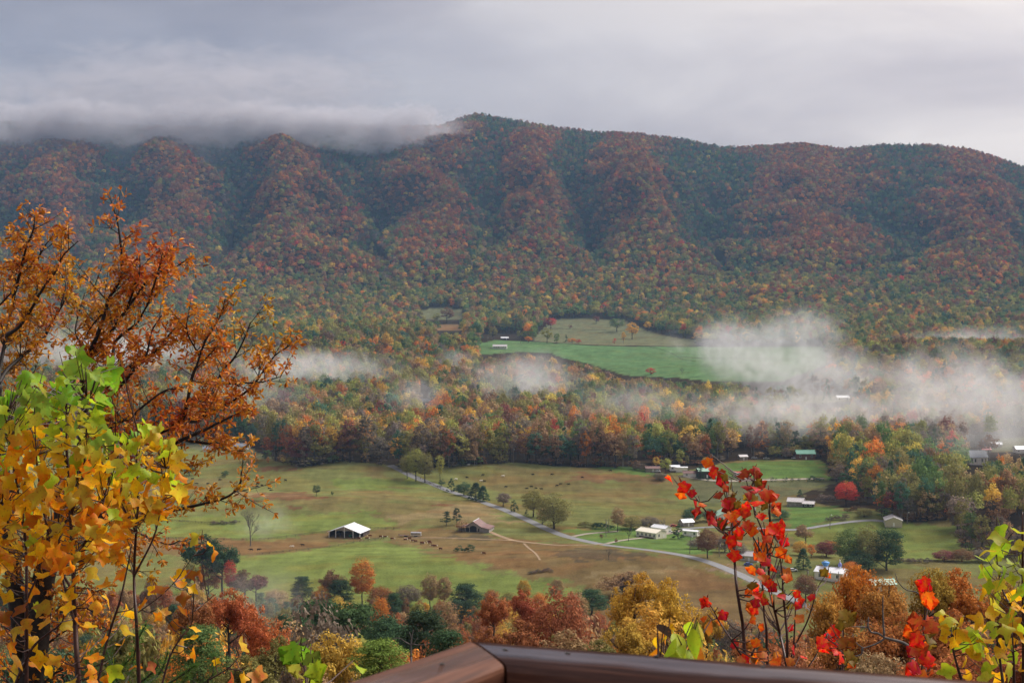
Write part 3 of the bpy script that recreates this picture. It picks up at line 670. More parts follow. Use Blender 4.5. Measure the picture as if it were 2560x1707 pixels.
paint('blue_car', (.05,.10,.38), .25, .2, spec=.5); paint('white_car', (.75,.76,.78), .25, spec=.5); paint('wood_deck', (.10,.055,.04), .8, var=.3); paint('silver', (.55,.56,.60), .3, .6); paint('concrete', (.4,.39,.37), .8)
paint('brick_brown', (.17,.09,.07), .8, var=.25, scale=3); paint('pole_wood', (.21,.18,.155), .85, var=.3); paint('lamp', (.8,.82,.85), .4)
def gable(t, w, d, eave, rise, wallm, roofm, ridge='x', over=0.45, base=0.0, z0=-0.6, tmat=None):
    """walls and two-slab roof; ridge along x (eave to the viewer) or y (gable to the viewer)"""
    if ridge == 'y':
        MB().prism([(-w/2, z0), (w/2, z0), (w/2, eave), (0, eave+rise), (-w/2, eave)], -d/2, d/2).obj('wall', M[wallm], t)
        hw, ln = w/2, d/2
    else:
        o = MB().prism([(-d/2, z0), (d/2, z0), (d/2, eave), (0, eave+rise), (-d/2, eave)], -w/2, w/2).obj('wall', M[wallm], t); o.rotation_euler = (0, 0, math.pi/2)
        hw, ln = d/2, w/2
    sl = rise/hw; e = over; th = 0.16
    prof = [(-hw-e, eave-sl*e+.02), (0, eave+rise+.02), (hw+e, eave-sl*e+.02), (hw+e, eave-sl*e+.02+th), (0, eave+rise+.02+th), (-hw-e, eave-sl*e+.02+th)]
    r = MB().prism(prof, -ln-e, ln+e).obj('roof', M[roofm], t)
    MB().box(-.14, .14, -ln-e-.02, ln+e+.02, eave+rise+.1, eave+rise+.3).obj('ridge_cap', M[tmat or roofm], r)
    if ridge == 'x': r.rotation_euler = (0, 0, math.pi/2)
    return r
def window(t, x, y, z, w=1.0, h=1.3, face='front', part='window'):
    mb = MB(); fr = MB()
    if face in ('front', 'back'):
        s = -1 if face == 'front' else 1
        mb.box(-w/2, w/2, -.03, .03, -h/2, h/2); fr.box(-w/2-.1, w/2+.1, -.02, .02, h/2, h/2+.1).box(-w/2-.1, w/2+.1, -.05, .05, -h/2-.1, -h/2).box(-w/2-.1, -w/2, -.02, .02, -h/2, h/2).box(w/2, w/2+.1, -.02, .02, -h/2, h/2).box(-.03, .03, -.045, .045, -h/2, h/2)
    else:
        mb.box(-.03, .03, -w/2, w/2, -h/2, h/2); fr.box(-.02, .02, -w/2-.1, w/2+.1, h/2, h/2+.1).box(-.05, .05, -w/2-.1, w/2+.1, -h/2-.1, -h/2).box(-.02, .02, -w/2-.1, -w/2, -h/2, h/2).box(-.02, .02, w/2, w/2+.1, -h/2, h/2)
    o = mb.obj(part, M['glass'] if part == 'window' else M['dark_board'], t); o.location = (x, y, z)
    fr.obj('frame', M['trim'], o)
    return o
def building(name, label, px, py, w, d, eave, rise, yaw, wallm, roofm, ridge='x', wins=4, sidewins=1, door=True, cat='house', group=None, porch=False, tmat=None, over=.45):
    g = ground(px, py); t = thing(name, g, label, cat, group, math.radians(yaw))
    gable(t, w, d, eave, rise, wallm, roofm, ridge, over=over, tmat=tmat)
    for i in range(wins):
        x = -w/2 + w*(i+.6)/(wins+.2)
        if door and i == wins//2: continue
        window(t, x, -d/2-.035, eave*.58, min(1.2, w/(wins+1)*.6), eave*.42)
    if door:
        x = -w/2 + w*(wins//2+.6)/(wins+.2) if wins else 0
        MB().box(-.5, .5, -.03, .03, 0, 2.05).obj('door', M['trim'], t).location = (x, -d/2-.035, 0)
    for i in range(sidewins):
        y = -d/2 + d*(i+.5)/sidewins
        window(t, w/2+.035, y, eave*.58, 1.0, eave*.4, 'side'); window(t, -w/2-.035, y, eave*.58, 1.0, eave*.4, 'side')
    if porch:
        p = MB().box(-w/2+.3, w/2-.3, -d/2-2.0, -d/2-.1, eave-.25, eave-.1).obj('porch_roof', M[roofm], t)
        for i in range(5): MB().box(-.07, .07, -.07, .07, 0, eave-.25).obj('porch_post', M['trim'], t).location = (-w/2+.5+(w-1)*i/4, -d/2-1.85, 0)
    return t, g
# --- the big cattle barn with the white roof
g = ground(873, 1338); barn = thing('cattle_barn', g, 'open cattle barn with a bright white metal roof in the brown pasture', 'barn', rz=math.radians(-16))
BW, BD, BE, BR = 9.6, 15.0, 2.9, 3.3
for s in (-1, 1):
    prof = [(0, BE+BR), (s*(BW+.5), BE-.17), (s*(BW+.5), BE), (0, BE+BR+.18)]
    sl = MB().prism(prof, -BD/2-.6, BD/2+.6).obj('roof_slope', M['white_metal'], barn)
    for k in range(7):
        yy = -BD/2 + BD*k/6
        MB().prism([(s*.2, BE+BR+.10), (s*(BW+.45), BE+.02), (s*(BW+.45), BE+.07), (s*.2, BE+BR+.17)], yy-.05, yy+.05).obj('roof_seam', M['white_metal'], sl)
MB().box(-.18, .18, -BD/2-.62, BD/2+.62, BE+BR+.1, BE+BR+.3).obj('ridge_cap', M['white_metal'], barn)
MB().prism([(-BW, -.5), (BW, -.5), (BW, BE-.1), (0, BE+BR-.05), (-BW, BE-.1)], BD/2-.2, BD/2-.02).obj('rear_wall', M['dark_board'], barn)
MB().box(-BW, -BW+.15, -BD/2+1.5, BD/2-.25, -.5, BE-.3).obj('side_wall', M['dark_board'], barn)
MB().box(BW-.15, BW, -BD/2+5, BD/2-.25, -.5, BE-.3).obj('side_wall', M['dark_board'], barn)
for s in (-1, 1):                                              # arched front boards over the two middle bays
    x0, x1 = (-5.3, 0) if s < 0 else (0, 5.3); top = lambda x: BE + BR*(1-abs(x)/BW) - .05
    pts = [(x0, top(x0)), (x1, top(x1)), (x1, 2.6)]
    for k in range(1, 8):
        a = math.pi*k/8; pts.append(((x0+x1)/2 + (x1-x0)/2*math.cos(a), 2.6 + 1.35*math.sin(a)))
    pts.append((x0, 2.6)); MB().prism([(a, min(b, top(a)-.02)) for a, b in pts], -BD/2+.1, -BD/2+.2).obj('front_arch', M['grey_board'], barn)
for x in (-BW+.2, -5.3, 0, 5.3, BW-.2):
    for y in (-BD/2+.25, 0, BD/2-.4): MB().box(-.16, .16, -.16, .16, -.6, BE + BR*(1-abs(x)/BW) - .12).obj('post', M['trim' if y < -3 else 'dark_board'], barn).location = (x, y, 0)
gp = barn.matrix_basis if False else None
def in_barn(dx, dy, b=barn):
    a = b.rotation_euler.z; x = b.location.x + dx*math.cos(a) - dy*math.sin(a); y = b.location.y + dx*math.sin(a) + dy*math.cos(a); return Vector((x, y, float(H(x, y))))
tr = thing('tractor', in_barn(2.9, -4.5), 'small green tractor parked in the right bay of the white roofed barn', 'tractor', rz=1.2)
MB().box(-1.6, .7, -.45, .45, .7, 1.4).obj('hood', M['green_paint'], tr); MB().box(.2, 1.3, -.55, .55, 1.4, 2.3).obj('cab', M['glass'], tr)
for x, y, r in ((-1.2, -.7, .45), (-1.2, .7, .45), (.8, -.8, .8), (.8, .8, .8)): MB().tube([(x, y-.15, r), (x, y+.15, r)], r, 12).obj('wheel', M['black_rubber'], tr)
# --- old barn with the red roof
g = ground(1190, 1325); b2 = thing('old_barn', g, 'weathered grey barn with a rusty red metal roof beside two pines', 'barn', rz=math.radians(-14))
gable(b2, 9.5, 12, 2.9, 3.0, 'grey_board', 'red_roof', 'y', .5, tmat='white_metal')
MB().prism([(4.75, -.5), (9.4, -.5), (9.4, 1.9), (4.75, 2.8)], -5.8, 5.8).obj('lean_to_wall', M['grey_board'], b2)
MB().prism([(4.3, 2.98), (9.9, 1.86), (9.9, 2.0), (4.3, 3.12)], -6.4, 6.4).obj('lean_to_roof', M['red_roof'], b2)
MB().prism([(-9.4, -.5), (-4.75, -.5), (-4.75, 2.8), (-9.4, 1.9)], -3.8, 5.8).obj('lean_to_wall', M['grey_board'], b2)
MB().prism([(-9.9, 1.86), (-4.3, 2.98), (-4.3, 3.12), (-9.9, 2.0)], -6.4, 6.4).obj('lean_to_roof', M['red_roof'], b2)
pts = [(-2.0, 0), (2.0, 0), (2.0, 2.3)] + [(2.0*math.cos(math.pi*k/8), 2.3+1.3*math.sin(math.pi*k/8)) for k in range(1, 8)] + [(-2.0, 2.3)]
MB().prism(pts, -6.06, -5.9).obj('doorway', M['black_rubber'], b2)
MB().box(-4.4, -2.4, -6.06, -5.9, 0, 2.3).obj('doorway', M['black_rubber'], b2); MB().box(2.9, 3.6, -6.06, -5.9, .2, 2.0).obj('doorway', M['black_rubber'], b2)
# --- trailers by the cattle
g = ground(1040, 1341); st = thing('stock_trailer', g, 'silver livestock trailer standing between the two barns', 'trailer', rz=math.radians(-8))
MB().prism([(-1.1, .55), (1.1, .55), (1.1, 2.3), (.8, 2.6), (-.8, 2.6), (-1.1, 2.3)], -2.9, 2.9).obj('body', M['silver'], st).rotation_euler = (0, 0, math.pi/2)
for k in range(2): MB().box(-2.8, 2.8, -1.14, -1.10, 1.35+.45*k, 1.6+.45*k).obj('vent_slot', M['dark_board'], st)
for x in (-.5, .5): 
    for y in (-1.0, 1.0): MB().tube([(x, y-.14, .38), (x, y+.14, .38)], .38, 10).obj('wheel', M['black_rubber'], st)
MB().box(-4.2, -2.9, -.1, .1, .5, .62).obj('hitch', M['dark_board'], st)
g = ground(1012, 1341); ft = thing('flatbed_trailer', g, 'dark flatbed trailer in front of the silver livestock trailer', 'trailer', rz=math.radians(-8))
MB().box(-3.4, 2.2, -1.1, 1.1, .72, .88).obj('bed', M['wood_deck'], ft); MB().box(-3.4, -3.2, -1.1, 1.1, .88, 1.5).obj('headboard', M['dark_board'], ft)
for x in (.2, 1.1):
    for y in (-.95, .95): MB().tube([(x, y-.13, .38), (x, y+.13, .38)], .38, 10).obj('wheel', M['black_rubber'], ft)
# --- houses: (name, label, px, py, w, d, eave, rise, yaw, wall, roof, ridge, wins, sidewins, ...)
t, g = building('ranch_house', 'long white single-storey house on the green meadow below the mountain', 1250, 871, 20, 9, 3.2, 2.2, -3, 'white_siding', 'grey_metal', 'x', 6, 1, porch=True)
t, g = building('meadow_shed', 'dark green shed behind the long white meadow house', 1262, 849, 13, 7, 3.0, 1.6, 0, 'dark_board', 'white_metal', 'x', 2, 0, cat='shed')
t, g = building('mobile_home', 'cream double-wide mobile home with a light roof on the lawn by the road', 1628, 1342, 9.5, 14.5, 3.4, 1.5, 47, 'cream_siding', 'cream_siding', 'y', 2, 5, over=.3)
MB().box(-5.6, -4.9, -5.5, 4.5, -.5, .9).obj('porch_deck', M['wood_deck'], t); MB().box(-4.7, 4.7, -7.20, -7.12, -.6, .25).obj('skirting', M['concrete'], t)
t, g = building('rear_wing', 'white metal roofed wing behind the cream mobile home', 1653, 1330, 6, 10, 3.0, 1.2, 47, 'white_siding', 'white_metal', 'y', 0, 2, door=False, cat='house')
t, g = building('small_shed', 'grey shed with a pale roof behind the round cedar', 1716, 1314, 7, 6, 2.6, 1.4, 20, 'grey_board', 'white_metal', 'x', 1, 1, cat='shed')
t, g = building('box_trailer_home', 'white box trailer with a flat roof beside the round cedar', 1728, 1339, 9, 4, 3.0, .4, -30, 'white_siding', 'white_metal', 'x', 3, 0, cat='trailer')
t, g = building('green_roof_house', 'white house with a pale green roof behind the red maple sapling', 1815, 1303, 15, 9, 4.2, 3.2, 15, 'white_siding', 'pale_green_roof', 'y', 3, 2)
t, g = building('grey_cottage', 'small grey cottage beside the blue car', 1877, 1400, 9, 7, 2.8, 1.7, -25, 'tan_siding', 'grey_metal', 'x', 3, 1)
t, g = building('white_roof_house', 'white house with two blue capped chimneys among the lower trees', 2078, 1447, 14, 9, 4.0, 1.7, -28, 'white_siding', 'white_metal', 'x', 3, 1)
def cap(t, x, y, z, top, mat):
    ch = MB().tube([(x, y, 3.5), (x, y, z)], .5, 8).obj('chimney', M['trim'], t)
    mb = MB()
    if top == 'flare': mb.tube([(x, y, z), (x, y, z+.6), (x, y, z+2.0), (x, y, z+2.7)], [.4, .9, 1.8, 2.0], 12); mb2 = MB().tube([(x-.9, y, z+2.7), (x-.5, y, z+3.5), (x+.3, y, z+3.3), (x+.9, y, z+3.7)], [.2, .28, .22, .12], 6)
    else: mb.tube([(x, y, z), (x, y, z+.5), (x, y, z+1.3), (x, y, z+2.0), (x, y, z+2.3)], [.6, .95, .9, .45, .1], 12); mb2 = MB().tube([(x, y, z+2.3), (x, y, z+3.0), (x, y, z+3.6)], [.1, .35, .1], 8)
    c = mb.obj('chimney_cap', M[mat], ch, True); mb2.obj('finial', M['trim'], c, True)
cap(t, -3.2, 1.0, 5.2, 'flare', 'blue_paint'); cap(t, 4.0, 1.0, 6.2, 'onion', 'lilac_paint')
t, g = building('green_shed', 'low building with a pale green roof half hidden by the orange oaks', 2200, 1474, 13, 8, 3.2, 2.0, 10, 'tan_siding', 'pale_green_roof', 'x', 3, 1)
t, g = building('hay_barn', 'weathered grey barn with a pale metal roof below the red tree', 1990, 1264, 10, 9, 3.2, 1.9, -18, 'grey_board', 'grey_metal', 'x', 0, 0, door=False, cat='barn')
t, g = building('lean_shed', 'dark open shed attached beside the weathered grey barn', 2022, 1266, 7, 7, 2.3, 1.2, -18, 'dark_board', 'grey_metal', 'x', 2, 0, door=False, cat='shed')
t, g = building('tan_house', 'tan house with a grey metal roof at the top of the right lawn', 2232, 1311, 9.5, 12, 3.3, 1.8, -8, 'tan_siding', 'grey_metal', 'y', 1, 3)
t, g = building('farmhouse', 'two-storey white farmhouse half hidden by trees at the right', 2440, 1160, 14, 10, 6.0, 4.5, 8, 'white_siding', 'slate_roof', 'x', 5, 2)
t, g = building('red_shed', 'small building with a red roof behind the white farmhouse', 2463, 1131, 8, 5, 2.6, 1.8, 12, 'grey_board', 'red_paint', 'x', 1, 0, cat='shed')
t, g = building('far_white_shed', 'pale metal roofed shed in the field above the farmhouse', 2490, 1117, 9, 6, 2.6, 1.4, -10, 'grey_board', 'white_metal', 'x', 1, 0, cat='shed')
t, g = building('edge_house', 'white house at the right edge behind an orange tree', 2551, 1131, 10, 8, 3.2, 2.2, 5, 'white_siding', 'white_metal', 'x', 3, 1)
t, g = building('green_roof_barn', 'brown barn with a green metal roof above the bright green field', 2012, 1147, 14, 9, 4.4, 2.4, 2, 'brick_brown', 'green_roof', 'x', 3, 1, cat='barn')
t, g = building('brown_shed', 'small grey brown shed under the trees left of the green roofed barn', 1857, 1149, 6, 5, 2.6, 1.2, 10, 'grey_board', 'grey_metal', 'x', 1, 0, cat='shed')
t, g = building('teal_barn', 'dark shed with a pale teal roof beside the cedar in the farmstead', 1764, 1192, 12, 10, 4.6, 1.6, 6, 'dark_board', 'pale_green_roof', 'x', 1, 0, cat='barn')
t, g = building('red_roof_shed', 'shed with a faded red roof at the left end of the farmstead', 1631, 1178, 10, 6, 2.4, 1.2, 4, 'grey_board', 'red_roof', 'x', 1, 0, cat='shed')
t, g = building('red_lean_shed', 'low shed with a dark red roof left of the cedar', 1724, 1190, 9, 6, 2.4, 1.2, -6, 'white_siding', 'red_roof', 'x', 2, 0, cat='shed')
t, g = building('white_trailer', 'white box trailer in the middle of the farmstead', 1704, 1179, 8, 3, 3.2, .3, 0, 'white_siding', 'white_metal', 'x', 0, 0, cat='trailer', door=False)
t, g = building('white_truck_shed', 'white shed with an open front among the yellow trees', 1686, 1175, 7, 5, 2.8, .8, 0, 'white_siding', 'white_metal', 'x', 2, 0, cat='shed')
t, g = building('camper', 'white camper van with a red roof box on the lawn', 1845, 1191, 6.5, 3, 3.0, .5, -6, 'white_siding', 'red_paint', 'x', 3, 0, cat='camper')
t, g = building('treeline_house', 'low house with a blue grey metal roof under the trees at left', 597, 1122, 17, 9, 2.8, 1.9, -6, 'white_siding', 'slate_roof', 'x', 4, 1)
t, g = building('small_white_shed', 'small white shed with a dark roof in the left pasture', 521, 1128, 8, 6, 2.4, 1.9, 4, 'white_siding', 'slate_roof', 'x', 0, 0, door=False, cat='shed')
t, g = building('blue_house', 'small dark blue house deep in the woods', 1060, 1010, 13, 8, 3.2, 2.4, -12, 'slate_roof', 'slate_roof', 'x', 2, 1)
t, g = building('mist_house', 'tiny white house showing through the mist in the woods', 2106, 1000, 13, 8, 3.0, 2.0, 3, 'white_siding', 'white_metal', 'x', 3, 1)
# --- vehicles
def car(px, py, yaw, mat, label, name='parked_car', cat='car'):
    g = ground(px, py); t = thing(name, g + Vector((0, 0, .1)), label, cat, 'vehicles parked in the valley', math.radians(yaw))
    MB().prism([(-2.2, .35), (2.2, .35), (2.25, .75), (1.9, .95), (-2.1, 1.0), (-2.25, .7)], -.88, .88).obj('body', M[mat], t)
    MB().prism([(-1.7, .98), (1.1, .95), (.55, 1.45), (-1.2, 1.5)], -.76, .76).obj('cabin', M['glass'], t)
    MB().prism([(-1.25, 1.46), (.58, 1.42), (.5, 1.52), (-1.15, 1.56)], -.74, .74).obj('roof_panel', M[mat], t)
    for x in (-1.4, 1.4):
        for s in (-.82, .82): MB().tube([(x, s-.1, .33), (x, s+.1, .33)], .33, 10).obj('wheel', M['black_rubber'], t)
    for s in (-.6, .6): MB().box(2.2, 2.28, s-.18, s+.18, .62, .76).obj('headlight', M['trim'], t)
for a in [(1672, 1332, 30, 'white_car', 'white car at the corner of the cream mobile home'), (1871, 1414, -8, 'blue_car', 'blue car parked in front of the grey cottage'), (1660, 1318, 10, 'silver', 'silver car behind the mobile home'),
          (1684, 1317, 5, 'red_paint', 'red car parked next to the silver car behind the mobile home'), (1982, 1428, 15, 'white_car', 'white car left of the house with blue chimneys'), (1986, 1147, 0, 'white_car', 'white car beside the green roofed barn'),
          (1916, 1148, 0, 'silver', 'silver car at the upper edge of the bright green field'), (1886, 1147, 0, 'silver', 'pale car under the tall pole above the green field'), (1644, 1180, 0, 'white_car', 'white car at the faded red shed'), (1228, 871, 0, 'white_car', 'white car at the end of the meadow house')]: car(*a)
# --- poles
def pole(px, py, hpx, label, lean=0.0, arm=True, lamp=False):
    g = ground(px, py); h = hpx*mpp(g.y); t = thing('utility_pole', g, label, 'pole', 'poles in the valley')
    MB().tube([(0, 0, -.5), (lean*h*.5, 0, h*.5), (lean*h, 0, h)], [.22, .19, .15], 8).obj('shaft', M['pole_wood'], t)
    if arm: MB().box(-1.2+lean*h, 1.2+lean*h, -.08, .08, h-1.0, h-.82).obj('crossarm', M['pole_wood'], t)
    if arm: MB().tube([(.45+lean*h, -.3, h-2.6), (.45+lean*h, -.3, h-1.5)], .28, 8).obj('transformer', M['grey_metal'], t)
    if lamp: MB().tube([(lean*h, 0, h-.3), (lean*h+.5, -.4, h+.1), (lean*h+.9, -.7, h-.15)], [.06, .06, .32], 8).obj('lamp', M['lamp'], t)
for a in [(1219,857,16,'thin pole left of the meadow house',0,True,False), (1301,860,28,'tall pale pole right of the meadow house',0,False,False), (1284,1158,42,'pole at the wood edge above the far pasture',0,True,False),
          (1514,1166,30,'pole with a lamp at the wood edge',0,False,True), (1515,1342,46,'pole beside the left driveway',0,True,False), (1522,1330,34,'pole behind the left driveway pole',0,False,False), (1724,1384,44,'leaning pale pole on the road verge',.06,False,True),
          (1798,1392,40,'pole right of the round brown oak',0,True,False), (2075,1322,36,'lamp pole on the right lawn',0,False,True), (2268,1310,30,'lamp pole beside the tan house',0,False,True), (1885,1146,24,'pole above the bright green field',0,False,False),
          (2018,1442,22,'short pole with a box left of the blue chimney house',0,True,False), (2096,1458,30,'pole in front of the blue chimney house',0,False,False)]: pole(*a)
# --- fences
def fence(pts, label, post=4.0, hgt=1.25):
    P = smooth_path([ground(*p).xy.to_3d() for p in pts], 10); t = thing('fence', (0, 0, 0), label, 'fence', 'dark pasture fences')
    po, ra = MB(), MB(); acc = 1e9
    for i in range(len(P)):
        z = float(H(P[i].x, P[i].y))
        if i:
            a, b = P[i-1], P[i]; za = float(H(a.x, a.y))
            for k in (.45, .85, 1.2): ra.tube([(a.x, a.y, za+k), (b.x, b.y, z+k)], .055, 4, False)
            acc += (b-a).length
            if acc > post: po.box(b.x-.08, b.x+.08, b.y-.08, b.y+.08, z-.3, z+hgt+.15); acc = 0
    tag(po.obj('post', M['dark_board'], t), kind='stuff'); tag(ra.obj('rail', M['dark_board'], t), kind='stuff')
for p, l in [([(200,1350),(440,1348),(560,1350),(650,1350),(760,1338),(860,1326),(872,1324)], 'dark fence running left from the white roofed barn'), ([(922,1322),(960,1323),(1000,1323)], 'short dark fence right of the white roofed barn'),
             ([(330,1296),(460,1305),(540,1310),(600,1307)], 'fence across the left pasture behind the bare tree'), ([(1300,858),(1400,862),(1500,865),(1620,867),(1740,866)], 'dark fence along the top of the green meadow'),
             ([(1380,822),(1470,825),(1560,828)], 'fence line across the upper dull field'), ([(1620,866),(1690,890),(1740,905)], 'diagonal fence across the far end of the meadow'), ([(1700,893),(1850,897),(1940,895)], 'fence crossing the misty end of the meadow'),
             ([(640,1388),(800,1372),(900,1355),(960,1348)], 'low fence along the top of the front green field'), ([(1020,1182),(1080,1212),(1120,1230)], 'fence beside the road near the yellow trees')]: fence(p, l)

# ------------------------------------------------------------------ cattle
def cow_mesh(name, mat, mat2):
    mb = MB(); X = [-1.1, -1.0, -.6, 0, .5, .8, 1.0]
    mb.tube([(x, 0, 1.0+dz) for x, dz in zip(X, [0, .05, .02, -.04, 0, .08, .12])], [.12, .32, .40, .45, .40, .34, .2], 8)
    mb.tube([(.85, 0, 1.15), (1.2, 0, 1.1), (1.5, 0, .95)], [.28, .2, .16], 7); mb.tube([(1.4, 0, 1.05), (1.65, 0, .9), (1.9, 0, .72)], [.17, .16, .1], 7)
    for x, y in ((-.85, .2), (-.85, -.2), (.7, .2), (.7, -.2)): mb.tube([(x, y, .85), (x+.04, y, .45), (x, y, 0)], [.17, .1, .07], 6)
    mb.tube([(-1.1, 0, 1.15), (-1.22, 0, .8), (-1.2, 0, .4)], [.05, .03, .05], 5); mb.tube([(1.38, -.28, 1.12), (1.4, .28, 1.12)], [.03, .03], 4)
    return mb.mesh(name, mat, True)
def cow_mat(name, c1, c2, lo):
    m, t = new_mat(name); L = t.links; tcn = N(t, 'ShaderNodeTexCoord'); sx = N(t, 'ShaderNodeSeparateXYZ'); L.new(tcn.outputs['Object'], sx.inputs[0])
    nz = N(t, 'ShaderNodeTexNoise', i_Scale=2.0); L.new(tcn.outputs['Object'], nz.inputs['Vector'])
    a = N(t, 'ShaderNodeMath', operation='MULTIPLY_ADD', i_1=.4); L.new(nz.outputs['Fac'], a.inputs[0]); L.new(sx.outputs[0], a.inputs[2])
    r = ramp(t, [(0, c1), (1, c2)]); mr = N(t, 'ShaderNodeMapRange'); mr.inputs[1].default_value = lo; mr.inputs[2].default_value = lo+.15; L.new(a.outputs[0], mr.inputs[0]); L.new(mr.outputs[0], r.inputs[0])
    d = N(t, 'ShaderNodeBsdfDiffuse'); L.new(r.outputs[0], d.inputs[0]); o = N(t, 'ShaderNodeOutputMaterial'); L.new(d.outputs[0], o.inputs[0]); return m
COWS = {'black': cow_mesh('cow_black', cow_mat('hide_black', (.018,.016,.015), (.018,.016,.015), 1), None), 'hereford': cow_mesh('cow_red', cow_mat('hide_red', (.105,.030,.014), (.75,.70,.64), 1.45), None),
        'white': cow_mesh('cow_white', cow_mat('hide_white', (.72,.68,.60), (.72,.68,.60), 1), None)}
ORDS = 'first second third fourth fifth sixth seventh eighth ninth tenth eleventh twelfth thirteenth fourteenth fifteenth'.split()
def herd(pts, kind, label, group):
    pts = sorted(pts)
    for i, (px, py) in enumerate(pts):
        g = ground(px, py+2); o = link('cow', COWS[kind]); o.location = g; o.scale = (.88,)*3; o.rotation_euler = (0, 0, random.choice((0, math.pi)) + random.uniform(-.6, .6))
        tag(o, label if len(pts) == 1 else f'{label}, {ORDS[i]} from the left', 'cow', group)
z1 = lambda L: [(440+x/3.647, 1050+y/3.647) for x, y in L]; z2 = lambda L: [(1000+x/3.647, 1050+y/3.647) for x, y in L]
herd(z1([(745,580),(785,595),(740,605),(850,622),(865,640),(700,600),(400,545),(355,577),(290,580),(150,535),(190,580)]), 'black', 'black cow in the left pasture herd', 'black cattle in the left pasture')
herd(z1([(1000,548)]), 'black', 'single black cow standing apart above the left herd', 'black cattle in the left pasture')
herd(z1([(1715,1040),(1770,1055),(1740,1078),(1670,1078)]), 'hereford', 'white faced red cow in front of the white roofed barn', 'red cattle by the barn')
herd(z1([(1865,1062),(1905,1065),(1970,1083)]), 'hereford', 'red cow on the bare ground between barn and trailer', 'red cattle by the barn')
herd(z1([(2090,1090),(2130,1080),(2160,1100),(2185,1105),(2250,1122),(2240,1120),(2310,1108),(2315,1122)]) + z2([(300,1145),(320,1148),(370,1175)]), 'hereford', 'white faced red cow in the line below the trailers', 'red cattle walking in a line')
herd(z2([(765,1215)]), 'hereford', 'lone red cow right of the dark shrub in the brown pasture', 'red cattle by the barn')
herd(z1([(1155,1140),(685,1182),(755,1182)]), 'black', 'dark cow on the brown strip left of the barn', 'dark cattle on the brown strip')
herd(z1([(1060,1155)]), 'white', 'white cow on the brown strip left of the barn', 'dark cattle on the brown strip')
herd(z2([(612,522),(755,500),(770,557),(965,608),(1157,623),(1198,607),(1240,622),(1290,627),(1430,597),(1463,583),(1538,585),(1212,495),(1385,495),(1662,522),(1920,460)]), 'black', 'black cow on the far pasture beyond the road', 'cattle on the far pasture')
herd(z2([(940,510),(512,540),(742,555),(628,408)]), 'white', 'white cow on the far pasture beyond the road', 'cattle on the far pasture')

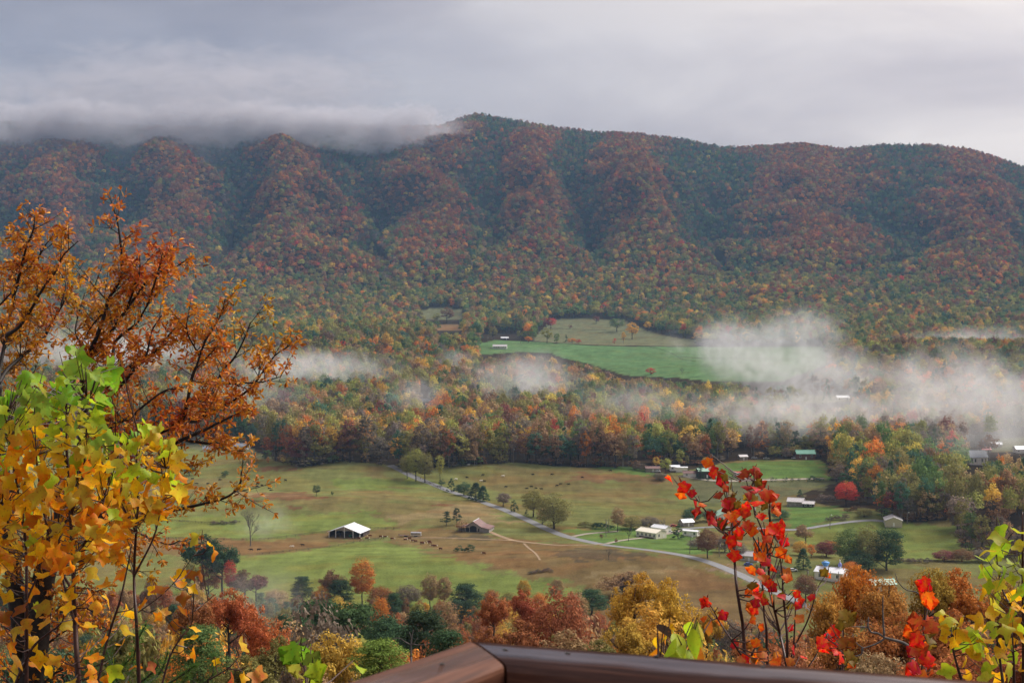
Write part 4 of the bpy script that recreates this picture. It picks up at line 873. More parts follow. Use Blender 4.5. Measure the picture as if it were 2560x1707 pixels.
# ------------------------------------------------------------------ trees standing singly in the valley
NAME = {'round': 'oak_tree', 'tall': 'poplar_tree', 'pine': 'pine_tree', 'bush': 'small_tree', 'cedar': 'cedar_tree', 'full': 'oak_tree'}
def vtree(px, py, hpx, wpx, kind, col, label, detail=2, bark='bark', name='tree', cat='tree', group='trees in the valley'):
    if name == 'tree': name = NAME[kind]
    g = ground(px, py); m = mpp(g.y)
    return plant(g, hpx*m, wpx*m*1.12, kind, tuple(2.0*v for v in (C_[col] if isinstance(col, str) else col)), label, group, name, cat, detail, bark)
VT = [
 (1040,1203,84,52,'round','ygreen','large yellow green tree on the roadside, left of a twin',''), (1062,1206,76,46,'round','olive','olive roadside tree leaning against a yellow green one',''), (1018,1196,60,40,'round','olive','dull olive roadside tree nearest the wood',''),
 (1100,1203,65,30,'tall','ygreen','slim yellow green tree alone above the road',''), (1104,1215,19,20,'bush','dgreen','small dark bush above the road','shrub'), (1128,1229,34,28,'cedar','dgreen','dark cedar on the road edge, first of the row','cedar_tree'),
 (1160,1238,36,46,'bush','dgreen','wide dark evergreen in the roadside row','cedar_tree'), (1190,1250,44,50,'cedar','pine','tall dark cedar in the roadside row','cedar_tree'), (1208,1254,40,40,'cedar','dgreen','last dark cedar where the road reappears','cedar_tree'),
 (1178,1244,28,36,'bush','olive','low olive brown bush between the roadside cedars','shrub'),
 (1258,1266,36,38,'round','grey','thin grey brown tree right of the reappearing road',''), (1285,1279,30,28,'cedar','dgreen','compact dark cedar left of the two brown oaks','cedar_tree'), (1333,1292,70,64,'round','olive','brown oak with gaps, left of the largest roadside oak',''),
 (1385,1322,98,96,'bush','olive','largest round olive brown oak beside the road',''), (1316,1288,16,12,'cedar','dgreen','tiny dark cedar under the brown oak','cedar_tree'), (1356,1310,44,36,'bush','tan','tan undergrowth tree leaning on the largest roadside oak',''),
 (1116,1314,37,28,'pine','pine','dark pine left of the red roofed barn','pine_tree'), (1142,1311,42,28,'pine','pine','taller dark pine right behind the red roofed barn corner','pine_tree'), (1154,1330,30,32,'round','tan','thin brown tree in front of the red roofed barn',''),
 (1158,1380,20,46,'bush','dgreen','dark thorn bush in the brown pasture','shrub'), (1352,1431,9,60,'bush','grey','low dark patch of weeds in the brown pasture','shrub'),
 (1544,1328,62,40,'round','tan','tan half bare tree behind the cream mobile home',''), (1510,1322,17,52,'bush','dgreen','dark hedge bush behind the driveway poles','shrub'), (1470,1318,16,44,'bush','olive','olive hedge bush left of the dark hedge bush','shrub'), (1578,1322,36,60,'bush','olive','olive brown thicket behind the mobile home','shrub'), (1625,1322,34,60,'bush','grey','grey brown thicket behind the mobile home roof','shrub'),
 (1503,1346,13,11,'bush','maroon','small dark red shrub on the lawn','shrub'), (1540,1357,14,10,'bush','maroon','small dark red shrub beside the lower driveway','shrub'),
 (791,1240,30,22,'round','dgreen','small dark tree alone in the left pasture',''), (831,1240,13,9,'round','dgreen','tiny dark tree right of the small pasture tree',''), (662,1147,20,15,'cedar','dgreen','small dark cedar at the wood edge, left pasture','cedar_tree'),
 (670,1161,18,10,'tall','orange','thin orange yellow sapling at the wood edge',''), (621,1160,20,16,'round','gold','small golden tree in the left pasture',''), (640,1160,18,14,'round','gold','second small golden tree in the left pasture',''), (708,1160,18,14,'round','yellow','small yellow tree close under the wood edge',''),
 (637,1118,62,46,'round','teal','round blue green tree above the low grey roofed house',''), (563,1192,17,24,'bush','dgreen','dark round bush in the left pasture','shrub'), (473,1189,30,36,'bush','dgreen','big dark bush left behind the oak twigs','shrub'), (560,1310,10,60,'bush','grey','low weedy strip along the left fence','shrub'),
 (1695,1347,40,36,'cedar','dgreen','round dark cedar at the corner of the mobile home','cedar_tree'), (1769,1395,75,60,'round','brown','round brown oak with a bare trunk on the road verge',''), (1812,1380,44,60,'bush','grey','grey leafless thicket right of the round brown oak','shrub'), (1745,1372,30,60,'bush','grey','grey brush behind the leaning pole','shrub'), (1850,1395,40,46,'bush','grey','grey bare brush left of the grey cottage','shrub'),
 (1730,1305,40,56,'bush','dgreen','dark evergreen mass behind the small grey shed',''), (1775,1302,34,46,'bush','dgreen','dark evergreen left of the green roofed white house',''), (1950,1298,26,50,'bush','dgreen','dark low tree right of the red maple leaves',''), (2000,1247,24,22,'cedar','dgreen','dark cedar behind the weathered grey barn','cedar_tree'),
 (2115,1265,62,62,'round','red','round deep red tree above the right lawn',''), (1664,1186,44,32,'round','ygreen','large yellow green tree at the farmstead',''), (1641,1172,34,20,'round','yellow','yellow tree left of the farmstead sheds',''), (1701,1168,44,28,'tall','ygreen','tall yellow tree behind the farmstead trailers',''), (1718,1168,30,14,'tall','olive','narrow pale tree right of the tall yellow one',''), (1766,1168,26,22,'round','gold','small golden tree behind the farmstead',''),
 (1750,1197,32,26,'cedar','dgreen','dark cedar in front of the teal roofed shed','cedar_tree'), (2106,1178,60,74,'round','gold','broad golden olive tree right of the bright green field',''), (2140,1190,40,50,'round','orange','orange tree under the broad golden tree',''), (1990,1145,34,34,'round','olive','olive tree left of the green roofed barn',''), (1935,1148,36,34,'round','olive','olive round tree at the upper field edge',''), (1965,1146,30,26,'bush','grey','grey tree by the parked car above the field',''),
 (2014,1360,50,58,'round','tan','half bare tan tree with open branches on the right lawn',''), (2000,1388,40,44,'bush','gold','golden bush below the half bare tan tree',''), (2028,1394,40,24,'bush','orange','narrow orange tree beside the dark cone cedar',''), (2008,1424,54,46,'cedar','dgreen','tall dark cone cedar left of the blue chimney house','cedar_tree'), (2066,1392,46,64,'bush','maroon','dark purple brown thicket behind the cone cedar','shrub'), (2080,1380,30,40,'bush','orange','orange top behind the purple thicket',''),
 (2122,1416,104,84,'bush','green','tall dark green tree at the left of the big clump',''), (2172,1424,124,84,'bush','olive','grey olive tree in the middle of the big clump',''), (2216,1426,116,96,'bush','dgreen','wide dark tree at the right of the big clump',''), (2236,1400,70,44,'bush','olive','olive tree under the right side of the big clump',''), (2150,1430,60,90,'bush','dgreen','low dark green filling of the big clump',''),
 (2360,1402,30,60,'bush','maroon','purple brown bush at the foot of the right hill','shrub'), (2405,1404,36,64,'bush','brown','brown bush right of the purple one at the hill foot','shrub'), (2290,1406,14,90,'bush','grey','low grey hedge at the foot of the right hill','shrub'), (2455,1404,34,60,'bush','grey','grey bush at the right end of the hill foot','shrub'),
 (2014,1506,72,66,'round','brown','brown thin tree below the blue chimney house',''), (2125,1440,40,46,'bush','orange','orange bush right of the blue chimney house','shrub'), (2060,1432,26,36,'bush','brown','brown bush behind the blue chimney house roof','shrub'), (1950,1440,30,40,'bush','grey','grey bush left of the white car by the lower trees','shrub'), (1900,1430,24,40,'bush','olive','olive bush below the grey cottage','shrub'),
 (2075,1255,20,50,'bush','grey','grey brush right of the weathered grey barn','shrub'), (2090,1300,14,54,'bush','grey','low grey brush line on the right lawn','shrub'), (2160,1292,24,46,'bush','olive','olive brush left of the tan house','shrub'), (2130,1280,16,40,'bush','brown','brown brush below the round red tree','shrub'),
 (1650,1200,20,40,'bush','grey','grey brush below the farmstead sheds','shrub'), (2042,1203,14,30,'bush','dgreen','dark bush at the right end of the hedge row','shrub'), (1602,1176,18,40,'bush','grey','grey brush left of the farmstead','shrub'),
]
for px, py, h, w, k, c, l, nm in VT:
    if k == 'bush' and w > 2.0*h:                               # a low drawn-out patch: several small crowns of one thicket
        g = ground(px, py); m = mpp(g.y); t = thing('shrub_patch', g, l, 'shrub', 'trees in the valley'); n = int(2.2*w/h)
        for i in range(n):
            x = (i+.5)/n-.5; cm, tm = proto('bush', random.randrange(4), 2); sc = h*m*random.uniform(.55, 1.15); dx, dy = x*w*m, random.gauss(0, w*m*.10)
            q = link('crown', cm, t); q.location = (dx, dy, float(H(g.x+dx, g.y+dy))-g.z); q.scale = (sc*random.uniform(1.1, 1.7), sc*random.uniform(1.1, 1.6), sc); q.color = (*[1.6*v for v in jit(C_[c], .25)], 1)
        continue
    nm = nm or 'tree'; k = 'full' if (k == 'round' and w >= 44 and h < 60) else k; vtree(px, py, h, w, k, c, l, 3 if w >= 38 else 2, 'bark', nm, 'shrub' if nm == 'shrub' else 'tree')
ORD = ['first', 'second', 'third', 'fourth', 'fifth', 'sixth', 'seventh', 'eighth', 'ninth']
for i, x in enumerate([1768, 1791, 1931, 1940, 1959, 1966, 1980, 1998, 2020]):
    vtree(x, 1204, 10+(i % 3), 10, 'bush', 'dgreen', f'small dark shrub, {ORD[i]} from the left in the row on the farm lane', 1, name='shrub', cat='shrub', group='row of shrubs along the farm lane')
# bare trees: forks of tapering branches
def bare_tree(px, py, hpx, wpx, label, mat='bark_grey', seed=1, levels=4, loc=None, h=None, w=None, name='bare_tree', leaves=None):
    g = loc or ground(px, py); m = mpp(g.y); h = h or hpx*m; w = w or wpx*m; rng = random.Random(seed)
    t = thing(name, g, label, 'tree', rz=0); br, tk = MB(), MB()
    def grow(p, d, ln, r, lev):
        pts = [p]; q = p
        for k in range(3):
            d = (d + Vector((rng.gauss(0, .12), rng.gauss(0, .12), .06))).normalized(); q = q + d*ln/3; pts.append(q)
        (tk if lev == 0 else br).tube(pts, [r, r*.85, r*.7, r*.55], 6 if lev < 2 else 3, False)
        if lev >= levels: return
        n = rng.randint(3, 5) if lev else 7
        for k in range(n):
            f = rng.uniform(.45, 1.0) if lev else .4+.6*(k+1)/n
            i = min(2, int(f*3)); b = pts[i].lerp(pts[i+1], f*3-i); a = rng.uniform(0, 6.283); sp = rng.uniform(.45, .95)*w/h*1.35
            nd = (d + Vector((math.cos(a)*sp, math.sin(a)*sp, rng.uniform(-.1, .25)))).normalized()
            grow(b, nd, ln*rng.uniform(.45, .72), r*.5, lev+1)
    grow(Vector((0, 0, -.3)), Vector((0, 0, 1)), h*.5, h*.018, 0)
    tk.obj('trunk', M[mat], t); br.obj('crown', M[mat], t); return t
bare_tree(626, 1365, 98, 56, 'tall bare grey tree standing in thin mist in the left pasture', seed=3)
bare_tree(1522, 1399, 40, 26, 'bare grey tree in the brown pasture below the road', seed=5, levels=3)
bare_tree(1571, 1352, 44, 42, 'dark bare spreading tree on the lawn left of the mobile home', 'bark', seed=8, levels=3)
bare_tree(1705, 936, 22, 22, 'small bare tree at the lower edge of the green meadow', seed=9, levels=3)
bare_tree(1890, 1400, 50, 36, 'bare grey tree left of the lower house', seed=11, levels=3)
bare_tree(1660, 1325, 36, 30, 'bare grey tree above the mobile home roof', seed=12, levels=3)

# ------------------------------------------------------------------ the wood edge, tree by tree
ROWS = [
 ([(330,1104),(430,1106),(560,1110),(612,1116)], 'behind the pasture house'), ([(650,1136),(690,1152),(760,1169),(810,1160),(860,1152),(905,1155),(955,1162)], 'on the left crest'),
 ([(985,1166),(1010,1172),(1100,1168),(1200,1160),(1290,1157)], 'left of the wood pole'), ([(1310,1157),(1420,1166),(1500,1166),(1590,1172)], 'right of the wood pole'),
 ([(1620,1166),(1690,1162),(1760,1160),(1830,1146)], 'behind the farmstead'), ([(1870,1143),(1950,1141),(2060,1143)], 'above the bright green field'),
 ([(2086,1196),(2100,1225),(2120,1245),(2175,1265)], 'above the right lawn'), ([(2195,1290),(2250,1302),(2300,1302),(2375,1300)], 'behind the tan house'), ([(2390,1320),(2400,1345),(2412,1372),(2470,1385),(2560,1398),(2600,1402)], 'beside the right hill'),
]
WORDS = {'olive': 'olive', 'brown': 'brown', 'rust': 'rust red', 'tan': 'tan', 'gold': 'golden', 'green': 'green', 'teal': 'blue green', 'dgreen': 'dark evergreen', 'grey': 'grey half bare', 'orange': 'orange', 'ygreen': 'yellow green', 'maroon': 'dark purple red', 'yellow': 'yellow', 'red': 'red'}
FORM = {'full': 'round tree', 'round': 'round crowned tree', 'tall': 'tall slim tree', 'pine': 'pine', 'bush': 'low bushy tree', 'cedar': 'cone shaped tree'}
used = {}
def unique(l, tails=(' near its left end', ' near its middle', ' near its right end')):
    return l
def edge_rows():
    k = 0
    for pts, where in ROWS:
        P = np.array(pts, float); seg = np.hypot(*np.diff(P, axis=0).T); L = np.concatenate([[0], np.cumsum(seg)]); tot = L[-1]; n = max(3, int(tot/21))
        spots = [((i+random.uniform(.25, .75))/n*tot, 0) for i in range(n)] + [((i+random.uniform(.3, .8))/n*tot, 1) for i in range(0, n, 2)]
        for s, row in spots:
            px = np.interp(s, L, P[:, 0]); py = np.interp(s, L, P[:, 1]) - 1 - row*5 - random.uniform(0, 2)
            k += 1; col = random.choices(['olive','brown','rust','tan','gold','green','teal','dgreen','grey','orange','ygreen','maroon'], [18,13,6,18,5,9,8,10,24,4,5,3])[0]
            kind = random.choices(['round','tall','pine' if col in ('dgreen','teal') else 'tall','bush'], [5,4,2,1])[0]
            hpx = {'round': 84, 'tall': 104, 'pine': 92, 'bush': 50}[kind]*random.uniform(.78, 1.12)*(0.85 if px > 1600 else 1); wpx = hpx*{'round': .78, 'tall': .50, 'pine': .52, 'bush': 1.0}[kind]*random.uniform(.9, 1.15)
            side = ['left part', 'middle', 'right part'][min(2, int(3*s/tot))]
            lab = f"{WORDS[col]} {FORM[kind]} in the {'second' if row else 'front'} row {where}, {side}".replace(' half bare tall', ' bare').replace('crowned ', '').replace('half bare ', '').replace('in the ', 'in ')
            vtree(px, py, hpx, wpx, kind, col, lab, 2, random.choice(['bark_pale', 'bark_grey', 'bark']) if kind == 'tall' else 'bark', name='tree', group='trees of the wood edge ' + where)
edge_rows()
for px, py, h, w, c, l in [(1463,1166,88,36,'orange','tall golden orange tree with a bare lower trunk at the wood edge'), (690,1152,80,70,'rust','wide rust coloured oak on the crest behind the left pasture'), (875,1156,96,66,'brown','big reddish brown oak at the crest end of the left wood'), (842,1152,84,46,'gold','pale golden tree beside the big reddish brown oak'),
                           (1122,1168,96,44,'rust','red brown tree high in the wood edge left of the pole'), (1187,1164,98,30,'tan','tall pale tree with a white trunk at the wood edge'), (1380,1164,84,58,'brown','brown oak at the wood edge right of the pole'), (1340,1160,88,54,'teal','blue green pine mass right of the wood edge pole')]:
    vtree(px, py, h, w, 'tall' if w < 45 else 'round', c, l, 2, 'bark_pale' if w < 45 else 'bark', group='marked trees of the wood edge')

m5 = lambda x, y: (1000+x/3.672, 700+y/3.672)
for x, y, h, w, k, c, l in [(1180,572,17,22,'bush','orange','bright orange bush on the fence of the green meadow'), (1190,480,18,13,'round','gold','small golden tree above the orange meadow bush'), (1350,582,40,30,'round','ygreen','yellow green tree on the meadow fence'), (1440,582,28,18,'bush','green','dark green tree beside the yellow green meadow tree'), (1524,574,20,13,'cedar','dgreen','small dark cedar on the meadow fence'),
        (1580,578,14,26,'bush','orange','low orange hedge on the meadow fence'), (1640,582,11,16,'bush','red','low red bush at the end of the orange hedge'), (1100,545,24,18,'round','ygreen','small yellow green tree near the tall pale pole'), (1385,450,30,30,'round','red','red tree at the left corner of the upper field'), (1340,452,26,24,'round','maroon','purple red tree beside the red one'), (1800,400,20,20,'round','maroon','dark purple tree at the top of the upper field'),
        (2130,545,48,36,'round','gold','tall golden tree at the right end of the upper field'), (2050,582,28,17,'tall','gold','narrow golden tree beside the tall golden one'), (1970,584,14,12,'bush','red','small red tree at the right of the meadow fence'), (1990,475,36,42,'round','green','round green tree at the right of the upper field'), (1600,350,34,40,'round','green','round green tree at the top left of the upper field'),
        (855,548,34,24,'round','olive','olive tree left of the dark meadow shed'), (430,395,40,38,'round','brown','brown tree in the small clearing'), (340,390,26,24,'round','ygreen','pale tree left in the small clearing'), (1560,445,10,14,'bush','maroon','small dark bush in the upper field'), (2300,870,20,26,'bush','red','red bush at the lower fence of the meadow'), (2270,470,26,20,'round','gold','golden tree right of the upper field')]:
    vtree(*m5(x, y), h, w, k, c, l, 1 if w < 16 else 2, group='trees round the green meadow')

# ------------------------------------------------------------------ trees on the hillside below the camera
def solve(px, top, h, near=True):
    d = ray(px, top); d = d/d[1]; yy = np.geomspace(22, 760, 900); e = CAMZ + d[2]*yy - H(d[0]*yy, yy) - h
    s = np.where(np.sign(e[1:]) != np.sign(e[:-1]))[0]
    if len(s) == 0: return float(yy[np.argmin(np.abs(e))])
    return float(yy[s[0]] if near else yy[s[-1]])
def hill_tree(px, top, wpx, kind, col, label, y=None, h=20, near=True, asp=1.0, detail=3, bark='bark', name='tree', group='trees on the near hillside', leaf=1.0):
    if kind == 'round' and detail == 3: kind = 'full'
    name = NAME[kind]
    y = y or solve(px, top, h, near); tp = at(px, top, y); gz = float(H(tp.x, tp.y)); w = wpx*mpp(y)*1.38
    ch = min(w*asp*1.25, (tp.z-gz)*1.05)
    cm, tm = proto(kind, random.randrange(2), detail, bark)
    t = thing(name, (tp.x, tp.y, gz), label, 'tree', group, random.uniform(0, 6.28))
    c = link('crown', cm, t); c.scale = (w, w, ch); c.location = (0, 0, tp.z-gz-ch*0.98); c.color = (*[v*1.75 for v in jit(C_[col] if isinstance(col, str) else col, .08)], 1)
    l = link('limbs', tm, t); l.scale = (w, w, ch); l.location = c.location
    r = max(.07, (tp.z-gz)*.011)
    MB().tube([(0, 0, -.4), (random.gauss(0, .1), random.gauss(0, .1), (tp.z-gz-ch)*.5), (0, 0, max(.3, tp.z-gz-ch*.75))], [r*1.3, r, r*.8], 8, False).obj('trunk', M[bark], t)
    return t
HT = [
 # px, top, width, kind, colour, near?, height, aspect, label
 (505,1340,110,'round','dgreen',0,27,1.2,'tall dark green tree at the left field corner'), (555,1360,90,'round','dgreen',0,24,1.2,'dark green tree right of the tallest one at the left field corner'), (520,1395,60,'bush','rust',0,17,1,'rust coloured tree in front of the dark field corner trees'), (470,1410,70,'round','olive',0,18,1,'olive yellow tree below the dark field corner trees'),
 (575,1408,34,'tall','red',0,17,1.4,'thin pinkish red tree beside the dark field corner trees'), (612,1425,70,'round','brown',0,14,1,'open brown tree on the left field edge'), (640,1436,60,'round','maroon',0,12,1,'purple brown tree on the left field edge'), (690,1470,60,'bush','tan',0,10,1,'low tan tree on the field edge'),
 (755,1442,56,'pine','pine',0,13,1.2,'round topped dark pine on the field edge'), (850,1450,64,'pine','pine',0,13,1.1,'second dark pine on the field edge, left of the orange tree'), (905,1406,64,'tall','orange',0,19,1.3,'bright orange tree on the field edge'), (835,1426,70,'round','brown',0,16,1,'brown tree behind the dark field edge pine'), (805,1460,44,'bush','orange',0,11,1,'pale orange tree between the two field edge pines'),
 (950,1462,60,'bush','rust',0,11,1,'reddish low tree right of the orange tree'), (985,1484,50,'pine','dgreen',0,12,1.1,'small dark pine below the field edge'), (1020,1458,60,'bush','grey',0,10,1,'grey thin tree on the field edge'), (1075,1442,46,'tall','tan',0,14,1.3,'thin brown tree on the field edge left of a pine'), (1110,1446,40,'tall','tan',0,13,1.3,'second thin brown tree beside the first on the field edge'),
 (1165,1462,86,'pine','pine',0,13,1.0,'large dark pine in the middle of the field edge'), (1230,1470,40,'bush','rust',0,10,1,'small rust tree right of the large pine'), (1310,1452,34,'tall','gold',0,12,1.2,'small golden round tree on the field edge'), (1392,1450,36,'tall','tan',0,12,1.3,'small tan tree on the field edge'), (1480,1474,80,'pine','dgreen',0,11,.9,'dark pine just left of the golden oak'), (1560,1430,120,'round','tan',0,13,.8,'thin tan tree behind the golden oak'),
 (1270,1478,44,'bush','olive',0,10,1,'olive low tree on the field edge'), (1350,1478,40,'bush','orange',0,10,1,'orange low tree on the field edge'), (1440,1488,60,'bush','olive',0,10,1,'olive bush below the field edge, left of the pine'),
 # nearer
 (570,1476,120,'round',(.27,.085,.035),1,19,1.0,'rust red oak below the dark corner trees'), (655,1508,120,'round',(.30,.095,.035),1,20,1.2,'large rust orange oak left of the pines'), (480,1500,110,'round','rust',1,18,1,'rust oak half behind the left saplings'), (500,1570,140,'pine','green',1,16,.8,'light green pine below the rust oak'),
 (800,1506,150,'pine','dgreen',1,27,.9,'broad dark green pine in the middle left'), (880,1520,190,'pine',(.040,.066,.028),1,26,.8,'widest green pine of the middle left group'), (960,1546,150,'pine','dgreen',1,24,.8,'green pine right of the widest pine'), (1060,1532,140,'pine','pine',1,23,.9,'dark pine left of the rail corner'), (740,1550,120,'pine','dgreen',1,22,.9,'shaded pine behind the rust orange oak'), (1120,1580,120,'pine','dgreen',1,19,.8,'low dark pine behind the rail corner'),
 (845,1486,56,'bush','yellow',0,None,1,'pale yellow tree top above the pines'), (950,1500,46,'tall','orange',0,None,1.2,'orange tan slim tree above the pines'),
 (835,1580,160,'round','gold',1,14,1.0,'golden tree in front of the pines'), (690,1596,140,'round','olive',1,14,1.0,'olive green tree left of the golden one'), (950,1602,140,'pine',(.10,.15,.035),1,13,.5,'bright yellow green pine bough top left of the rail'), (590,1640,140,'round','olive',1,11,.9,'olive tree low in the left corner'), (760,1650,150,'round','tan',1,11,1,'tan leaved tree low in front of the golden one'),
 (1110,1510,70,'tall','tan',0,None,1.2,'tan thin tree behind the dark pine'), (1235,1488,84,'round',(.24,.085,.038),1,20,1.0,'rust brown oak left of the rail-side thicket'), (1320,1472,90,'round',(.22,.075,.038),1,22,1.0,'dark rust oak above the rail-side thicket'), (1290,1540,170,'round','rust',1,17,.9,'rust oak close behind the rail'), (1400,1500,150,'tall',(.22,.085,.045),1,18,1.1,'sparse red brown tree behind the rail'), (1440,1486,60,'tall','tan',0,None,1.2,'tan tree between the sparse one and the golden oak'),
 (1400,1580,180,'round','tan',1,15,.8,'tan low tree right behind the rail'), (1200,1570,110,'round','rust',1,15,.9,'low rust tree left of the rail corner thicket'), (1480,1600,120,'round','olive',1,13,.8,'olive tree low behind the rail'),
 (1590,1432,120,'round',(.36,.22,.035),1,23,1.1,'golden oak, left top'), (1690,1446,120,'round',(.34,.21,.035),1,22,1.1,'golden oak, right top'), (1640,1500,230,'round',(.33,.21,.04),1,20,.9,'broad lower golden oak'), (1770,1520,90,'round','gold',1,20,1,'small golden oak at the right of the golden group'), (1560,1560,120,'round','gold',1,17,.9,'golden tree low at the left of the golden group'), (1700,1590,140,'round','tan',1,15,.8,'pale tan tree below the golden oaks'),
 (2130,1412,130,'round',(.33,.125,.025),1,21,1.2,'bright orange oak right of the blue chimney house'), (2060,1480,120,'round',(.30,.15,.035),1,19,1.1,'gold orange oak at the left of the orange group'), (2220,1452,150,'round',(.26,.13,.035),1,19,1,'brown orange oak in the middle of the orange group'), (2320,1420,130,'round',(.24,.16,.035),1,20,1,'olive gold oak with rounded tops'), (2420,1424,150,'round',(.30,.115,.03),1,20,.8,'rust orange oak right of the olive gold one'), (2500,1440,150,'round',(.24,.15,.035),1,19,.9,'olive orange oak behind the right sapling'), (2540,1480,150,'round','rust',1,18,.9,'rust oak at the right edge'),
 (2100,1560,170,'round',(.27,.13,.04),1,16,.9,'orange tan oak low behind the rail'), (2250,1540,190,'round',(.25,.10,.035),1,16,.9,'rust orange oak low behind the rail'), (2400,1530,190,'round',(.27,.10,.035),1,16,.9,'red orange oak low behind the rail'), (2010,1600,150,'round',(.28,.12,.06),1,14,.9,'pinkish orange tree low behind the maple'), (2180,1630,180,'round','tan',1,13,.8,'tan orange tree at the rail, right'), (2350,1640,200,'round',(.26,.10,.04),1,12,.8,'orange red tree at the rail, far right'), (2520,1620,190,'round',(.24,.09,.04),1,12,.8,'red brown tree in the right corner'),
 (1890,1600,110,'round',(.29,.13,.05),1,14,.9,'pale orange tree behind the maple stems'), (1830,1540,90,'bush','grey',0,None,1,'grey brush behind the maple stems'), (1920,1560,90,'bush','grey',0,None,1,'dim grey tree behind the right maple stems'), (1750,1560,90,'bush','dgreen',0,None,1,'dim green tree behind the maple stems'),
]
for px, top, w, k, c, nr, h, a, l in HT:
    if h is None: hill_tree(px, top, w, k, c, l, y=random.uniform(430, 520), asp=a)
    else: hill_tree(px, top, w, k, c, l, h=h, near=bool(nr), asp=a)
for k in range(70):
    y = random.uniform(560, 715); u = random.uniform(420, 1900); x = (u-CX)/FPX*y; gz = float(H(x, y)); h = random.uniform(3, 8.5)
    pu, pv = proj(x, y, gz+h)
    if pv < np.interp(pu, SKU, SKV)-16: continue
    col = random.choices(['olive', 'rust', 'brown', 'grey', 'tan', 'orange', 'dgreen'], [6, 5, 6, 6, 6, 2, 3])[0]
    plant((x, y, gz), h, h*random.uniform(.9, 1.5), 'bush', tuple(1.6*v for v in C_[col]), f"low {WORDS[col]} thicket on the lower field edge, {'left of the pines' if u < 750 else 'by the orange tree' if u < 1000 else 'by the large pine' if u < 1250 else 'left of the golden oak' if u < 1500 else 'by the golden oak'}", 'thickets along the lower field edge', 'thicket', 'shrub', 2)
for pts, where in ROWS:
    for (x0, y0), (x1, y1) in zip(pts[:-1], pts[1:]):
        n = max(1, int(math.hypot(x1-x0, y1-y0)/24))
        for i in range(n):
            f = (i+random.random())/n; col = random.choice(['olive', 'brown', 'grey', 'tan', 'green'])
            vtree(x0+(x1-x0)*f, y0+(y1-y0)*f+1, random.uniform(14, 30), random.uniform(24, 40), 'bush', col, f"low {WORDS[col]} undergrowth bush at the wood edge {where}", 1, name='undergrowth_bush', cat='shrub', group='undergrowth at the wood edge')

# ------------------------------------------------------------------ leaf shapes (petiole from the origin, blade along +y)
def leaf_mesh(name, half, petiole, fold, curl, twist=0.0, mat='leaf_big'):
    """half outline (x >= 0) from base to tip; mirrored; bent along and across"""
    bm = bmesh.new(); P = half; mids = [(0, y) for y in np.linspace(P[0][1], P[-1][1], 5)]
    def pos(x, y):
        t = y/P[-1][1] if P[-1][1] else 0
        z = fold*abs(x) - curl*t*t + twist*x*(t-.4)
        return Vector((x, petiole + y, z))
    for s in (1, -1):
        out = [bm.verts.new((s*x, y, 0)) for x, y in P]
        mid = [bm.verts.new((x, y, 0)) for x, y in mids[1:-1]]
        vs = out + mid[::-1]
        bm.faces.new(vs if s > 0 else vs[::-1])
    bmesh.ops.triangulate(bm, faces=bm.faces[:]); bmesh.ops.remove_doubles(bm, verts=bm.verts[:], dist=1e-5)
    bmesh.ops.subdivide_edges(bm, edges=[e for e in bm.edges if e.calc_length() > .3], cuts=1); bmesh.ops.triangulate(bm, faces=bm.faces[:])
    for v in bm.verts: v.co = pos(v.co.x, v.co.y)
    if petiole > 0:
        w = .012; a = [bm.verts.new(v) for v in ((-w, 0, 0), (w, 0, 0), (w, petiole*.6, .02), (-w, petiole*.6, .02))]; bm.faces.new(a)
        b = [bm.verts.new(v) for v in ((-w*.8, petiole+.03, 0), (w*.8, petiole+.03, 0))]; bm.faces.new((a[3], a[2], b[1], b[0]))
    me = bpy.data.meshes.new(name); bm.to_mesh(me); bm.free(); me.materials.append(M[mat]); 
    me.polygons.foreach_set('use_smooth', np.ones(len(me.polygons), bool)); return me
TULIP = [(0, 0), (.16, -.05), (.36, -.02), (.52, .12), (.47, .26), (.38, .38), (.37, .48), (.47, .62), (.50, .80), (.40, .84), (.22, .76), (0, .70)]
MAPLE = [(0, 0), (.12, -.06), (.26, -.10), (.29, .02), (.44, .05), (.33, .16), (.40, .27), (.60, .40), (.72, .62), (.54, .55), (.40, .57), (.22, .40), (.20, .58), (.27, .72), (.13, .84), (0, 1.12)]
OAK = [(0, 0), (.05, .10), (.09, .28), (.15, .40), (.12, .50), (.19, .64), (.15, .74), (.15, .88), (.06, .98), (0, 1.0)]
OVAL = [(0, 0), (.14, .12), (.27, .34), (.28, .55), (.18, .80), (0, 1.05)]
LM = {'tulip': [leaf_mesh('leaf_tulip', TULIP, .55, f, c, t) for f, c, t in ((.18, .12, 0), (.45, .4, .35), (-.25, .35, -.4), (.8, .15, .1), (.1, .65, .5), (.3, -.25, -.3))],
      'maple': [leaf_mesh('leaf_maple', MAPLE, .45, f, c, t) for f, c, t in ((.12, .2, 0), (.28, .35, .25), (-.15, .3, -.25), (.4, .15, 0))],
      'oval': [leaf_mesh('leaf_oval', OVAL, .15, f, c, t) for f, c, t in ((.2, .3, 0), (.5, .5, .2), (.1, .15, -.2))],
      'oak': [leaf_mesh('leaf_oak', OAK, .06, f, c, t) for f, c, t in ((.3, .15, .2), (.6, .3, -.3), (.1, .35, 0))]}
def leaf_frame(d, nrm):
    y = d.normalized(); z = (nrm - y*nrm.dot(y)); z = z.normalized() if z.length > 1e-4 else y.orthogonal().normalized(); x = y.cross(z)
    return Matrix((x, y, z)).transposed()
def leaf_obj(parent, kind, p, d, nrm, size, col, rng):
    o = link('leaf', rng.choice(LM[kind]), parent); o.location = p - parent.location; o.rotation_euler = leaf_frame(d, nrm).to_euler(); o.scale = (size*rng.uniform(.85, 1.1), size, size); o.color = (*jit(col, .12), 1); return o
